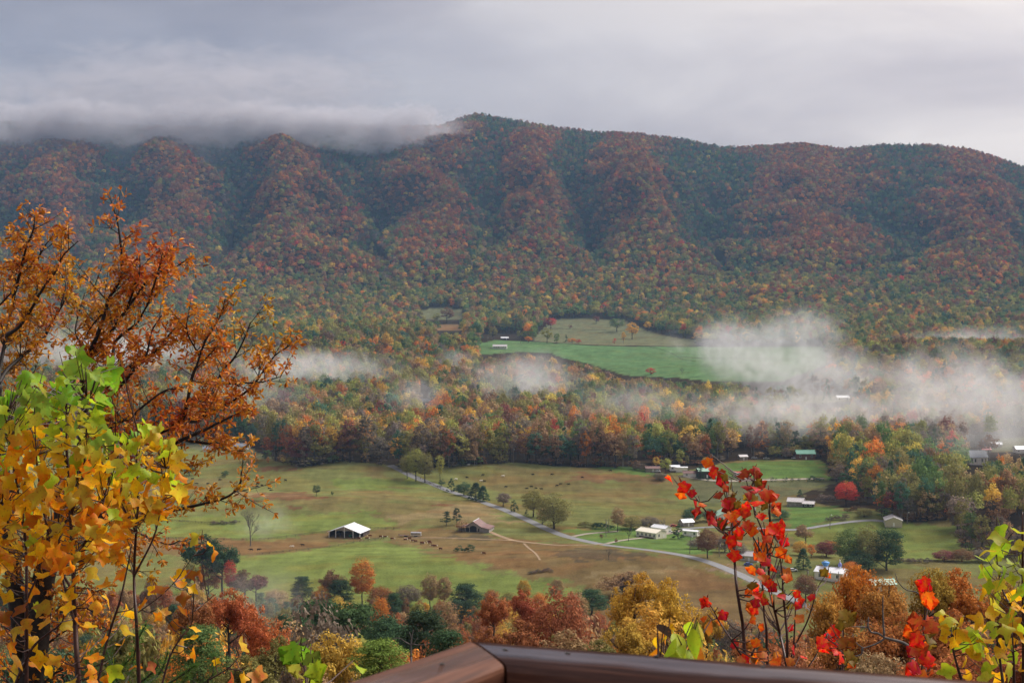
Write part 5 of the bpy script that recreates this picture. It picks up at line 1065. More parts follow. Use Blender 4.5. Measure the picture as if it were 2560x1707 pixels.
def px_path(pts, y, rng=None, dep=0.0):
    out = []
    for i, p in enumerate(pts):
        yy = y + (p[2] if len(p) > 2 else 0) + (rng.gauss(0, dep) if rng else 0); out.append(at(p[0], p[1], yy))
    return out
YEL, ORG, LIME, GRN, BRN = (.74,.40,.010), (.70,.24,.008), (.38,.48,.020), (.17,.34,.018), (.30,.095,.012)
def sapling(name, label, cat, stems, y, leaves, kind, size, mat='stem_red', rad=.011, seed=1, group=None, droop=.5, twigs=True):
    """stems: list of pixel polylines; leaves: list of (px, py, colour[, size factor])"""
    rng = random.Random(seed); base = px_path([stems[0][0]], y)[0]; gx, gy = base.x, base.y; gz = float(H(gx, gy))
    t = thing(name, (gx, gy, gz), label, cat, group); loc = Vector((gx, gy, gz)); nodes = []
    for i, s in enumerate(stems):
        P = smooth_path(px_path(s, y, rng, .05), 6)
        if i == 0 or s[0][1] >= 1690: P = [Vector((P[0].x + (gx-P[0].x)*.4, P[0].y, gz-.1))] + P
        n = len(P); r0 = rad*(1.0 if i == 0 else .8 if s[0][1] >= 1690 else .55)
        MB().tube([p-loc for p in P], [r0*(1-.72*k/(n-1)) for k in range(n)], 7).obj('stem' if (i == 0 or s[0][1] >= 1690) else 'branch', M[mat], t, True)
        nodes += P[1:]
    for L in leaves:
        px, py, col = L[:3]; k = L[3] if len(L) > 3 else 1.0
        c = at(px, py, y + rng.uniform(-.45, .45))
        cand = [q for q in nodes if q.z < c.z + .05] or nodes
        q = min(cand, key=lambda q: (q-c).length + max(0, q.z-c.z+.02)*1.5)
        out = (c-q); hd = Vector((out.x, out.y, 0)); sz = size*k*rng.uniform(.8, 1.18)
        d = (Vector((rng.uniform(-1, 1), rng.uniform(-.9, .35), rng.uniform(-1, .4)-droop*.4)) + (hd.normalized()*.7 if hd.length > .01 else Vector())).normalized()
        nrm = Vector((rng.gauss(0, .75), -.55+rng.gauss(0, .7), .65+rng.gauss(0, .5))) if kind != 'maple' else Vector((rng.gauss(0, .55), -1.0+rng.gauss(0, .45), .45+rng.gauss(0, .4)))
        st = c - d*sz*.75
        leaf_obj(t, kind, st, d, nrm, sz, col, rng)
        if twigs and (st-q).length > .03:
            m = q.lerp(st, .5) + Vector((0, 0, -.02)); MB().tube([q-loc, m-loc, st-loc], [.0042, .0032, .0018], 4, False).obj('twig', M[mat], t)
    return t
def scatter_px(poly, n, rng, mind):
    xs = [p[0] for p in poly]; ys_ = [p[1] for p in poly]; out = []; tries = 0
    while len(out) < n and tries < n*60:
        tries += 1; x, y = rng.uniform(min(xs), max(xs)), rng.uniform(min(ys_), max(ys_))
        if inpoly(np.array([x]), np.array([y]), poly)[0] and all((x-a)**2+(y-b)**2 > mind*mind for a, b in out): out.append((x, y))
    return out
# --- tulip tree saplings at the left
rg = random.Random(21)
DENSE = [(-40,985),(15,995),(55,935),(95,925),(125,990),(150,940),(165,872),(205,872),(215,930),(285,905),(300,955),(285,1000),(265,1080),(325,1062),(350,1050),(392,1060),(420,1102),(455,1118),(440,1150),(468,1195),(470,1230),(440,1262),(405,1290),(330,1330),(320,1390),(190,1400),(-40,1410)]
SPARSE = [(-40,1410),(330,1390),(345,1440),(370,1520),(330,1707),(-40,1707)]
def tulip_col(x, y):
    k = (y - 1095 + (x-200)*-.10)/120 + rg.gauss(0, .45)
    if k < -.5: return GRN if rg.random() < .5 else (.24,.36,.04)
    if k < .15: return LIME if rg.random() < .6 else (.45,.42,.035)
    if k < .8: return rg.choice([YEL, YEL, LIME, (.58,.40,.03)])
    return rg.choice([YEL, ORG, ORG, (.60,.28,.022), (.50,.34,.03), BRN if rg.random() < .35 else YEL, LIME if rg.random() < .25 else ORG])
STEMS = [
 [[(198,1730),(192,1640),(188,1560),(184,1480),(182,1390),(176,1290),(170,1180),(166,1060),(168,940)], [(184,1480),(150,1420),(120,1330),(100,1220),(90,1120),(85,1000)], [(182,1390),(230,1330),(262,1240),(285,1130),(290,1020)], [(188,1560),(165,1480),(150,1400),(146,1300),(140,1200)], [(176,1290),(205,1200),(215,1100),(218,1000)]],
 [[(66,1730),(66,1600),(66,1500),(66,1400),(58,1300),(40,1200),(25,1100),(20,1030)], [(66,1500),(100,1420),(118,1330),(122,1250)], [(66,1400),(30,1330),(5,1260),(-15,1180)], [(30,1730),(80,1620),(150,1560),(160,1530)]],
 [[(348,1730),(345,1640),(340,1540),(335,1440),(340,1330),(345,1250),(342,1140),(345,1080)], [(340,1330),(300,1250),(272,1180)], [(335,1440),(385,1340),(405,1250),(415,1170)], [(240,1730),(268,1600),(300,1500),(318,1420),(330,1360)]],
]
lv = [(x, y, tulip_col(x, y)) for x, y in scatter_px(DENSE, 540, rg, 11.5)] + [(x, y, tulip_col(x, y+150)) for x, y in scatter_px(SPARSE, 64, rg, 26)]
groups3 = [[], [], []]
for L in lv: groups3[1 if L[0] < 95 else 2 if L[0] > 285 else 0].append(L)
TL = ['tall tulip tree sapling with green top leaves and yellow lower leaves at left', 'tulip tree sapling at the left edge with orange and yellow leaves', 'tulip tree sapling right of the tallest one, leaves turning yellow']
for i in range(3): sapling('tulip_sapling', TL[i], 'sapling', STEMS[i], 8.6 + .35*i, groups3[i], 'tulip', .082, rad=.017 if i == 0 else .013, seed=30+i, group='tulip tree saplings')
sapling('tulip_sapling', 'slender leaning tulip sapling with few orange leaves left of the pines', 'sapling', [[(400,1730),(425,1640),(455,1590),(478,1560),(485,1480),(488,1440)], [(345,1530),(400,1490),(440,1450),(475,1400),(500,1370)], [(485,1528),(520,1500),(541,1482)], [(520,1700),(570,1670),(598,1640)]], 8.9,
        [(492,1340,(.40,.34,.03),.9),(535,1378,ORG,.8),(520,1360,YEL,.5),(455,1430,YEL,.8),(480,1432,BRN,.8),(500,1428,BRN,.7),(452,1465,ORG),(478,1468,YEL,.7),(465,1490,BRN,.8),(455,1527,BRN),(482,1570,YEL,.7),(480,1595,YEL,.8),(455,1615,(.60,.30,.03),1.2),(485,1630,ORG,.8),(600,1610,(.62,.38,.05),.9),(405,1470,BRN,.9),(380,1470,YEL,.8),(400,1540,ORG,.8),(432,1560,BRN,1.0),(585,1690,(.50,.12,.02),1.1),(612,1690,YEL,.8),(640,1685,(.58,.22,.05),1.0),(540,1650,YEL,.5),(380,1660,(.45,.14,.05),.8),(405,1530,(.6,.3,.06),.8)], 'tulip', .088, rad=.007, seed=41, group='tulip tree saplings')
# --- tulip sapling at the right
lvr = []
RP = [[(2440,1410),(2470,1345),(2500,1310),(2535,1325),(2560,1310),(2600,1310),(2600,1520),(2520,1530),(2470,1500),(2450,1460)], [(2330,1560),(2360,1530),(2420,1560),(2470,1530),(2600,1520),(2600,1640),(2480,1640),(2400,1620),(2340,1600)], [(2340,1640),(2600,1640),(2600,1700),(2360,1690)]]
for poly, n in zip(RP, (40, 40, 12)):
    for x, y in scatter_px(poly, n, rg, 20): lvr.append((x, y, rg.choice([LIME, LIME, (.30,.44,.02), (.42,.46,.03), (.55,.45,.03)]) if y < 1480 else rg.choice([LIME, LIME, YEL, YEL, (.5,.45,.03)])))
sapling('tulip_sapling', 'tulip tree sapling with lime and yellow leaves at the right edge', 'sapling', [[(2559,1740),(2559,1640),(2558,1540),(2557,1440),(2556,1340),(2556,1280)], [(2558,1560),(2530,1520),(2505,1470),(2495,1420),(2490,1370)], [(2415,1730),(2395,1670),(2380,1610),(2378,1560)], [(2510,1730),(2500,1650),(2490,1590),(2470,1555)], [(2535,1730),(2534,1640),(2530,1580)]], 10.2, lvr, 'tulip', .098, rad=.015, seed=51, group='tulip tree saplings')
# --- red maple saplings
RED, CRIM, ROR, GRD = (.86,.055,.010), (.60,.024,.016), (.86,.17,.010), (.24,.15,.016)
mz = lambda L: [(1540+x/3.672, 1100+y/3.672) for x, y in L]                         # pixels read off an enlarged crop
ma = lambda L: [(1640+x/2.850, 1130+y/2.851) for x, y in L]
MST = [ma([(635,1600),(632,1470),(620,1250),(600,1120),(575,960),(562,800),(552,650),(540,500),(515,380),(500,250),(475,180),(400,90)]), ma([(555,620),(480,560),(420,490),(340,400),(280,320),(220,260),(160,170)]), ma([(940,1600),(925,1490),(880,1280),(845,1130),(810,980),(800,800),(790,660),(750,540),(705,430),(680,330),(640,190)]), ma([(795,800),(740,690),(680,580),(610,440),(560,350)]), ma([(705,430),(700,320),(697,200)]), ma([(800,1600),(790,1400),(785,1250),(770,1150),(760,950),(745,800),(728,600)]), ma([(930,1600),(935,1350),(920,1150),(905,1000),(900,880),(880,720),(868,640)]), ma([(950,1500),(1000,1360),(1080,1200),(1130,1040),(1160,950),(1205,880)]), ma([(975,1500),(985,1300),(992,1150),(990,1040)]), ma([(625,1470),(540,1340),(460,1220),(400,1110),(350,1050)]), ma([(812,500),(810,400),(808,300)]), ma([(680,1450),(720,1350),(745,1260)])]
ML = []
for x, y in [(850,190),(885,255),(905,300),(500,350),(540,330),(615,410),(600,500),(700,475),(735,560),(750,640),(790,580),(740,690),(870,620),(880,680),(850,740),(900,740),(945,740)]: ML.append((*mz([(x, y)])[0], rg.choice([CRIM, RED, (.36,.035,.02), ROR])))
for x, y in [(980,290),(990,370),(1010,330),(960,480),(1000,430),(940,495),(1040,450),(1060,480),(1090,510),(1000,570),(1020,610),(985,640),(1060,560),(1120,580),(1180,290),(1150,330),(1210,350),(1290,270),(1290,310),(1240,330),(1300,380),(1320,400),(1210,430),(1260,440),(1270,470),(1200,520),(1230,500),(1180,550)]: ML.append((*mz([(x, y)])[0], rg.choice([CRIM, (.36,.06,.02), GRD, (.42,.05,.02)]), rg.uniform(.8, 1.1)))
for x, y in [(1090,650),(1060,690),(1190,640),(1210,680),(1180,620),(1310,570),(1370,590),(1330,610),(1290,560),(1450,610),(1480,640),(1390,490),(1450,500),(1330,690),(1370,720),(1240,710),(1000,740),(960,760),(1040,760),(1090,750),(1200,770),(1230,800),(1260,820),(1230,850),(1130,820),(1110,850),(1020,860),(1040,890),(1050,960),(1110,930),(1040,920),(1300,680),(1430,800),(1460,830),(1400,830),(1500,790),(1480,840),(1440,850),(1400,900)]: ML.append((*mz([(x, y)])[0], rg.choice([RED, RED, ROR, (.66,.085,.02), CRIM if y > 800 else GRD]), rg.uniform(.85, 1.2)))
for x, y in [(1330,930),(1390,940),(1410,990),(1300,960),(1360,980),(1420,920),(1520,880),(1550,920),(1580,970),(1500,1010),(1560,1060),(1530,1040),(1580,1080),(1290,1050),(1320,1060),(1390,1030),(1420,1070),(1380,1100),(1090,1040),(1250,1180),(1330,1190),(1440,1160),(1550,1220),(1570,1250),(1520,1220),(1340,1250),(1260,1320),(1290,1340),(1230,1400),(1280,1420),(1350,1400),(1340,1430),(1420,1310),(1400,1300),(1440,1330),(1360,1470),(1440,1455),(1260,1510),(1260,1550),(1290,1480),(1540,1420),(1520,1410),(1500,1430)]: ML.append((*mz([(x, y)])[0], rg.choice([RED, ROR, ROR, (.60,.16,.02), CRIM, GRD if y > 1300 else RED]), rg.uniform(.8, 1.15)))
for x, y in [(1640,1380),(1670,1400),(1690,1470),(1600,1520),(1660,1510),(1900,1220),(1950,1230),(1920,1200),(1800,1430),(1790,1470),(840,1490)]: ML.append((*mz([(x, y)])[0], rg.choice([RED, ROR, GRD, CRIM]), .8))
for x, y in [(350,1050),(330,1070),(380,1085),(350,1180),(470,1150),(460,1200),(570,1370),(600,1470),(665,1390),(740,1240),(770,1180),(690,1180),(705,1120),(720,1350),(765,1420),(770,1440),(735,1445),(850,1440),(860,1470),(700,1475),(680,1480),(960,1245),(1010,1180),(985,1400),(960,1480),(1045,1465),(940,1335),(620,1465),(840,1490)]: ML.append((*ma([(x, y)])[0], rg.choice([RED, ROR, (.58,.18,.03), CRIM, BRN]), rg.uniform(.8, 1.1)))
sapling('red_maple_sapling', 'red maple sapling with scarlet leaves rising above the deck rail', 'sapling', MST, 8.0, [q for i, q in enumerate(ML) if i % 8 != 4], 'maple', .049, rad=.0105, seed=61, droop=1.0)
rz_ = lambda L: [(2020+x/3.672, 1280+y/3.672) for x, y in L]
sapling('red_maple_sapling', 'small maple shoot with red leaves in front of the right tulip sapling', 'sapling', [rz_([(1040,1600),(1045,1450),(1055,1250),(1065,1050),(1075,850),(1085,650)])], 8.4, [(*p, rg.choice([RED, ROR, CRIM, (.55,.10,.02)]), .95) for p in rz_([(1010,1000),(1110,1000),(1140,1030),(1000,1060),(970,1090),(1010,1150),(970,1260),(1000,1240),(1040,1220),(1090,1310),(1070,1340),(1100,1400),(990,1400),(980,1440),(1060,1490),(1080,740),(1110,780),(1085,640),(1120,1480)])] + [(*p, GRD, .9) for p in rz_([(1120,1080),(1100,1150),(1120,1230)])], 'maple', .075, rad=.007, seed=62, droop=1.0)
sapling('red_maple_sapling', 'thin maple shoot with dull green and red leaves left of the pale limb', 'sapling', [rz_([(310,1600),(318,1400),(325,1100),(332,930)]), rz_([(0,1420),(60,1330),(120,1220),(180,1110)])], 8.2, [(*p, c, .85) for p, c in zip(rz_([(330,930),(370,960),(360,1000),(310,1020),(350,1190),(310,1190),(380,1300),(370,1340),(360,1380),(400,1390),(220,1110),(240,1080),(130,1180),(210,1210),(150,1250),(260,1280),(290,1310)]), [GRD]*4 + [BRN]*2 + [GRD]*3 + [ROR] + [RED]*7)], 'maple', .07, rad=.006, seed=63, droop=1.0)
# --- drooping yellow-green leaves right behind the rail, and a small green shoot
sapling('sourwood_shoot', 'shoot with drooping yellow green oval leaves just behind the rail', 'sapling', [[(1690,1740),(1700,1650),(1720,1600),(1735,1570)], [(1648,1740),(1652,1640),(1656,1590),(1664,1560)], [(1700,1650),(1680,1640)]], 5.4, [(1720,1580,LIME,1.1),(1740,1590,(.36,.42,.05)),(1735,1610,LIME,1.2),(1700,1610,LIME,1.2),(1750,1620,(.40,.40,.04)),(1680,1625,LIME,1.1),(1660,1600,ORG),(1664,1575,(.03,.02,.015)),(1672,1590,YEL),(1640,1620,YEL,.9),(1755,1580,(.5,.4,.04),.9),(1770,1575,BRN,.8),(1740,1640,ORG),(1750,1648,ORG,.9),(1630,1640,ORG,.7),(1720,1645,LIME,.9),(1700,1645,LIME)], 'oval', .082, rad=.005, seed=64, droop=2.2)
sapling('maple_shoot', 'small green maple shoot in front of the golden tree, lower left', 'sapling', [[(768,1740),(762,1680),(755,1640),(748,1605)]], 6.0, [(748,1605,(.13,.26,.03)),(735,1625,GRN),(765,1635,GRN),(725,1635,(.2,.3,.03)),(775,1650,(.2,.28,.03)),(738,1665,(.28,.26,.03)),(790,1670,LIME),(740,1690,(.36,.30,.03)),(775,1695,LIME),(895,1665,LIME,.9)], 'maple', .07, rad=.005, seed=65, droop=1.0)
# --- young pine in the lower left corner
def young_pine(label, shoots, y, seed):
    rng = random.Random(seed); b = at(*shoots[0][0], y); gz = float(H(b.x, b.y)); t = thing('young_pine', (b.x, b.y, gz), label, 'pine'); loc = Vector((b.x, b.y, gz)); nr = np.random.default_rng(seed)
    MB().tube([(0, 0, -.1), (0, 0, (b.z-gz)*.6), (0, 0, b.z-gz)], [.03, .025, .015], 7).obj('stem', M['bark'], t)
    for s in shoots:
        P = smooth_path(px_path(s, y, rng, .12), 6); MB().tube([Vector((0, 0, (b.z-gz)*.8))] + [p-loc for p in P], [.010] + [.008*(1-.6*k/len(P)) for k in range(len(P))], 5, False).obj('branch', M['bark'], t)
        V = []
        for k in range(1, len(P)):
            d = (P[k]-P[k-1]).normalized()
            for q in range(26):
                a = Vector(nr.normal(size=3)); nd = (d*.9 + a*.75).normalized(); p = P[k-1].lerp(P[k], rng.random()) - loc; ln = rng.uniform(.05, .085); sd_ = nd.cross(Vector(nr.normal(size=3))).normalized()*.0016
                V += [p-sd_, p+sd_, p+nd*ln]
        o = link('needles', np_mesh('needles', np.array([tuple(v) for v in V]), np.arange(len(V)).reshape(-1, 3), M['leaf_big']), t); o.color = (*jit((.075,.17,.035), .2), 1)
young_pine('young green pine tips in the lower left corner under the saplings', [[(300,1720),(280,1660),(262,1610)], [(310,1720),(330,1660),(345,1600),(365,1560)], [(300,1730),(230,1690),(215,1640)], [(350,1720),(400,1680),(420,1630)], [(380,1730),(450,1690),(490,1660)], [(400,1740),(520,1700),(535,1640)], [(330,1740),(280,1700),(330,1640)], [(360,1740),(440,1720),(470,1690)], [(300,1740),(370,1690),(400,1655)], [(250,1740),(240,1680),(225,1620)]], 9.4, 5)

# ------------------------------------------------------------------ the big oak at the left
def big_oak():
    rng = random.Random(77); nr = np.random.default_rng(77); Y = 28.0
    q1 = lambda L: [(x/3.016, 480+y/3.016) for x, y in L]; q2 = lambda L: [(x/3.647, 840+y/3.647) for x, y in L]
    trunk = [(60,1760),(85,1640),(100,1500),(120,1400),(150,1310),(180,1220),(205,1140),(215,1060)]
    trunk2 = [(60,1640),(30,1400),(10,1200),(-15,1060),(-5,960)]
    limbs = [[(215,1060),(205,980)] + q1([(640,1290),(740,1080),(790,900),(830,800),(900,650),(915,480),(905,300),(880,200),(850,110)]), q1([(640,1290),(740,1150),(850,1040),(960,880),(1070,740),(1130,630),(1260,610),(1330,560),(1410,510)]), [(215,1060),(260,980)] + q1([(840,1250),(870,1130),(960,1050),(1040,980),(1110,850),(1230,690),(1260,560)]),
             [(215,1060),(250,1000)] + q1([(870,1390),(1000,1310),(1100,1260),(1210,1160),(1290,1060),(1380,980),(1450,920)]), [(230,1040)] + q1([(890,1480),(1000,1360),(1100,1240),(1150,1050),(1220,930)]), [(180,1220),(260,1150),(330,1110),(395,1081)] + q2([(1650,770),(1700,600),(1740,420),(1790,280)]) + q1([(1480,1330),(1540,1130),(1660,940),(1700,800)]),
             q2([(1650,770),(1820,760),(1900,600),(1960,440),(2040,300)]) + q1([(1740,1280),(1800,1200),(1850,1080),(1890,980)]), q2([(1440,880),(1600,800),(1850,720),(2000,660)]) + q1([(1780,1560),(1900,1460),(2010,1310),(2080,1230),(2190,1150)]), q1([(1640,1450),(1780,1440),(1960,1440),(2120,1390)]), q1([(1540,1300),(1480,1200),(1400,1050),(1420,930)]),
             [(180,1220),(300,1170)] + q2([(1320,1200),(1580,990),(1850,860),(2000,790),(2200,700),(2320,660)]), q2([(1690,950),(1900,970),(2000,990),(2050,1040),(2150,1040),(2240,1045)]), [(150,1310),(260,1290),(380,1285)] + q2([(1620,1580),(1780,1550),(2000,1480),(2120,1430),(2190,1330),(2200,1230)]), q2([(2120,1430),(2190,1410),(2260,1420)]), q2([(1560,1120),(1700,1180),(1790,1170)]),
             [(205,1140),(219,1109)] + q2([(1060,800),(1180,740),(1300,640),(1500,500),(1650,480)]), q1([(820,830),(740,750),(690,680),(630,590)]), q1([(610,1150),(570,1050),(600,900),(640,760)]),
             [(-5,960)] + q1([(0,1310),(50,1080),(90,900),(110,720),(125,520),(140,280)]), [(-5,960)] + q1([(60,1330),(210,1200),(330,1090),(400,970),(460,860),(520,740),(600,640)]), q1([(50,1080),(150,1010),(230,890),(330,730),(420,600),(480,480),(590,370)]), q1([(100,800),(150,620),(200,420),(250,280),(260,180)]), q1([(330,730),(250,640),(200,540)]), q1([(0,850),(120,720),(230,640)]), q1([(260,560),(330,420),(400,330)]), q1([(460,860),(490,700),(450,600)]), [(-5,960)] + q1([(-20,1400),(60,1330),(120,1290)]),
             q1([(1110,850),(1160,700),(1200,560),(1230,450)]), q1([(960,880),(1010,720),(1050,600),(1050,480)]), q1([(1210,1160),(1330,1130),(1450,1050),(1560,1040)]), q1([(790,900),(700,1000),(620,1130)]), [(120,1400),(60,1330),(20,1260)], [(150,1310),(230,1290),(290,1310),(360,1340),(420,1360),(450,1350)], [(100,1500),(180,1470),(260,1480)], [(205,1140),(140,1080),(100,1010),(80,940)], [(120,1400),(200,1370),(270,1390),(330,1430)], [(100,1500),(40,1440),(-10,1400)], [(85,1640),(160,1580),(230,1560),(290,1580)], [(85,1640),(30,1580),(-10,1560)], [(100,1500),(150,1530),(210,1520),(250,1540)], [(60,1760),(140,1680),(220,1660)], [(120,1400),(90,1340),(60,1290)], [(60,1760),(20,1700),(-20,1680)]]
    b = at(*trunk[0], Y); gz = float(H(b.x, b.y)); base = Vector((b.x, b.y, gz)); t = thing('oak_tree', base, 'large oak with orange brown leaves and dark wet branches at the left', 'tree')
    TP = smooth_path(px_path(trunk, Y), 6); MB().tube([Vector((0, 0, -.3))] + [p-base for p in TP], [.30] + [.26-.15*k/len(TP) for k in range(len(TP))], 10).obj('trunk', M['bark_dark'], t, True)
    TP2 = smooth_path(px_path(trunk2, Y, None), 6); MB().tube([p-base for p in TP2], [.17-.09*k/len(TP2) for k in range(len(TP2))], 8).obj('trunk', M['bark_dark'], t, True)
    P_, D_, N_, S_ = [], [], [], []; tw = MB()
    for li, l in enumerate(limbs):
        ph = rng.uniform(0, 6); dy = rng.uniform(-1.6, 1.6); n0 = len(l)
        P = smooth_path([at(p[0] + (rng.gauss(0, 1.2) if 0 < i < n0-1 else 0), p[1] + (rng.gauss(0, 1.2) if 0 < i < n0-1 else 0), Y + dy*min(1, i/3)) for i, p in enumerate(l)], 6)
        tot = sum((P[i]-P[i-1]).length for i in range(1, len(P))); r0 = min(.046, .008 + tot*.009)
        MB().tube([p-base for p in P], [r0*(1-.85*k/(len(P)-1)) + .004 for k in range(len(P))], 7).obj('branch', M['bark_dark'], t, True)
        acc = 0; run = 0
        lo = .30 if tot > 2.2 else .15
        for i in range(1, len(P)):
            seg = (P[i]-P[i-1]); run += seg.length; acc += seg.length
            if run < lo*tot: continue
            while acc > .125:
                acc -= .125; s = P[i-1].lerp(P[i], rng.random()); d = seg.normalized(); f = run/tot
                a = Vector((rng.gauss(0, 1), rng.gauss(0, 1), rng.gauss(.45, .7))).normalized(); nd = (d*.55 + a*.8).normalized(); ln = rng.uniform(.2, .85)*(1.15-.5*f)
                e = s + nd*ln; m = s.lerp(e, .5) + Vector((0, 0, -.02)); tw.tube([s-base, m-base, e-base], [.009, .006, .003], 4, False)
                for c in range(rng.randint(4, 7)):                         # clusters of leaves at twig tips
                    p = e if c == 0 else s.lerp(e, rng.uniform(.3, .95)) + Vector((rng.gauss(0, .09), rng.gauss(0, .09), rng.gauss(0, .09)))
                    if c: tw.tube([s.lerp(e, .4)-base, p-base], [.004, .0025], 3, False)
                    for q in range(rng.randint(4, 7)):
                        dd = (nd*.5 + Vector((rng.gauss(0, .8), rng.gauss(0, .8), rng.gauss(-.15, .7)))).normalized()
                        P_.append(p-base); D_.append(dd); N_.append(Vector((rng.gauss(0, .7), -.5+rng.gauss(0, .6), .6+rng.gauss(0, .5)))); S_.append(rng.uniform(.075, .125))
    tw.obj('twigs', M['bark_dark'], t)['kind'] = 'stuff'
    n = len(P_); order = sorted(range(n), key=lambda i: -S_[i]); solo = set(order[:300])
    cols = [(.56,.185,.012), (.62,.25,.014), (.50,.150,.014), (.36,.095,.012), (.68,.32,.02)]
    for i in solo:
        o = link('leaf', rng.choice(LM['oak']), t); o.location = P_[i]; o.rotation_euler = leaf_frame(D_[i], N_[i]).to_euler(); o.scale = (S_[i],)*3; o.color = (*jit(rng.choice(cols), .12), 1)
    # the other leaves, in a few colour lots
    for ci, col in enumerate(cols):
        idx = [i for i in range(n) if i not in solo and i % len(cols) == ci]; src = LM['oak'][ci % 3]
        sv = np.array([v.co[:] for v in src.vertices]); sf = np.array([p.vertices[:] for p in src.polygons if len(p.vertices) == 3])
        R = np.array([np.array(leaf_frame(D_[i], N_[i])) for i in idx]); S = np.array([S_[i] for i in idx]); T = np.array([P_[i][:] for i in idx])
        V = np.einsum('nij,vj->nvi', R, sv)*S[:, None, None] + T[:, None, :]; Fc = (sf[None] + (np.arange(len(idx))*len(sv))[:, None, None]).reshape(-1, 3)
        o = link('crown', np_mesh('crown', V.reshape(-1, 3), Fc, M['leaf_oak']), t); o.color = (*col, 1); o['kind'] = 'stuff'
    print('oak leaves', n)
M['leaf_oak'] = leafy('foliage_oak', 'obj', 0.40, 0.34, gloss=0.3)
big_oak()
# --- pale limb in front of the right-hand oaks, and a dead snag among the pines
def dead_wood(label, lines, y, r, mat, name):
    P0 = at(*lines[0][0], y); gz = float(H(P0.x, P0.y)); base = Vector((P0.x, P0.y, gz)); t = thing(name, base, label, 'dead tree')
    MB().tube([(0, 0, -.3), (.3, 0, (P0.z-gz)*.5), P0-base], [r*2.2, r*1.7, r], 8).obj('trunk', M[mat], t, True)
    for i, l in enumerate(lines):
        P = smooth_path(px_path(l, y), 5); MB().tube([p-base for p in P], [r*(1 if i == 0 else .6)*(1-.75*k/len(P)) for k in range(len(P))], 6).obj('branch', M[mat], t, True)
dead_wood('pale lichen covered limb reaching through the right-hand oaks', [rz_([(960,1260),(880,1200),(780,1170),(710,1150),(640,1110),(580,1100),(550,1060),(480,1050),(400,1050)]), rz_([(710,1150),(640,1200),(560,1230),(500,1240),(430,1180),(410,1120)]), rz_([(700,1130),(690,1000),(685,850),(690,760)]), rz_([(1140,870),(1100,800),(1040,770),(990,730),(900,710),(830,640),(800,560)]), rz_([(550,1060),(555,960)]), rz_([(500,1240),(490,1300),(430,1320)])], 46, .055, 'bark_grey', 'lichen_limb_tree')
sz_ = lambda L: [(500+x/3.459, 1380+y/3.459) for x, y in L]
dead_wood('small bleached dead snag among the pines left of the rail corner', [sz_([(1825,900),(1825,800),(1830,740),(1845,670)]), sz_([(1825,800),(1770,770),(1720,740),(1640,750)]), sz_([(1830,790),(1890,800),(2000,785)]), sz_([(1840,800),(1880,740)]), sz_([(1828,740),(1812,690)])], 52, .035, 'bark_grey', 'dead_snag')

# ------------------------------------------------------------------ the deck rail
def wood_mat():
    m, t = new_mat('wet_wood'); L = t.links; tcn = N(t, 'ShaderNodeTexCoord'); mp_ = N(t, 'ShaderNodeMapping'); mp_.inputs['Scale'].default_value = (2.0, 34, 34); L.new(tcn.outputs['Object'], mp_.inputs[0])
    nz = N(t, 'ShaderNodeTexNoise', i_Scale=1.6, i_Detail=6.0, i_Roughness=.65, i_Distortion=.6); L.new(mp_.outputs[0], nz.inputs['Vector'])
    n2 = N(t, 'ShaderNodeTexNoise', i_Scale=5.0, i_Detail=3.0); L.new(tcn.outputs['Object'], n2.inputs['Vector'])
    r = ramp(t, [(.28, (.020,.008,.005)), (.5, (.075,.028,.016)), (.72, (.170,.070,.038))]); L.new(nz.outputs['Fac'], r.inputs[0])
    r2 = N(t, 'ShaderNodeMapRange'); r2.inputs[1].default_value = .38; r2.inputs[2].default_value = .66; r2.inputs[3].default_value = .07; r2.inputs[4].default_value = .22; L.new(n2.outputs['Fac'], r2.inputs[0])
    sx = N(t, 'ShaderNodeSeparateXYZ'); L.new(tcn.outputs['Object'], sx.inputs[0]); ab = N(t, 'ShaderNodeMath', operation='ABSOLUTE'); L.new(sx.outputs[1], ab.inputs[0])
    wn = N(t, 'ShaderNodeMath', operation='MULTIPLY_ADD', i_1=.05); L.new(n2.outputs['Fac'], wn.inputs[0]); L.new(ab.outputs[0], wn.inputs[2])       # rain film kept to a middle band, shaped to give the bright sky streak
    wr = ramp(t, [(.052, (0,)*3), (.072, (1,)*3), (.112, (1,)*3), (.142, (.08,)*3)]); L.new(wn.outputs[0], wr.inputs[0])
    gr = N(t, 'ShaderNodeMapRange'); gr.inputs[1].default_value = .36; gr.inputs[2].default_value = .56; gr.inputs[3].default_value = .7; gr.inputs[4].default_value = 1; L.new(nz.outputs['Fac'], gr.inputs[0])
    ar = N(t, 'ShaderNodeMath', operation='MULTIPLY', use_clamp=True); L.new(gr.outputs[0], ar.inputs[0]); L.new(wr.outputs[0], ar.inputs[1])
    p = N(t, 'ShaderNodeBsdfPrincipled', i_Roughness=.6); L.new(r.outputs[0], p.inputs['Base Color']); L.new(ar.outputs[0], p.inputs['Coat Weight']); L.new(r2.outputs[0], p.inputs['Coat Roughness']); p.inputs['Specular IOR Level'].default_value = .12; p.inputs['Coat IOR'].default_value = 3.9
    b = N(t, 'ShaderNodeBump', i_Strength=.10, i_Distance=.002); L.new(nz.outputs['Fac'], b.inputs['Height']); L.new(b.outputs[0], p.inputs['Normal'])
    o = N(t, 'ShaderNodeOutputMaterial'); L.new(p.outputs[0], o.inputs[0]); return m
M['wet_wood'] = wood_mat()
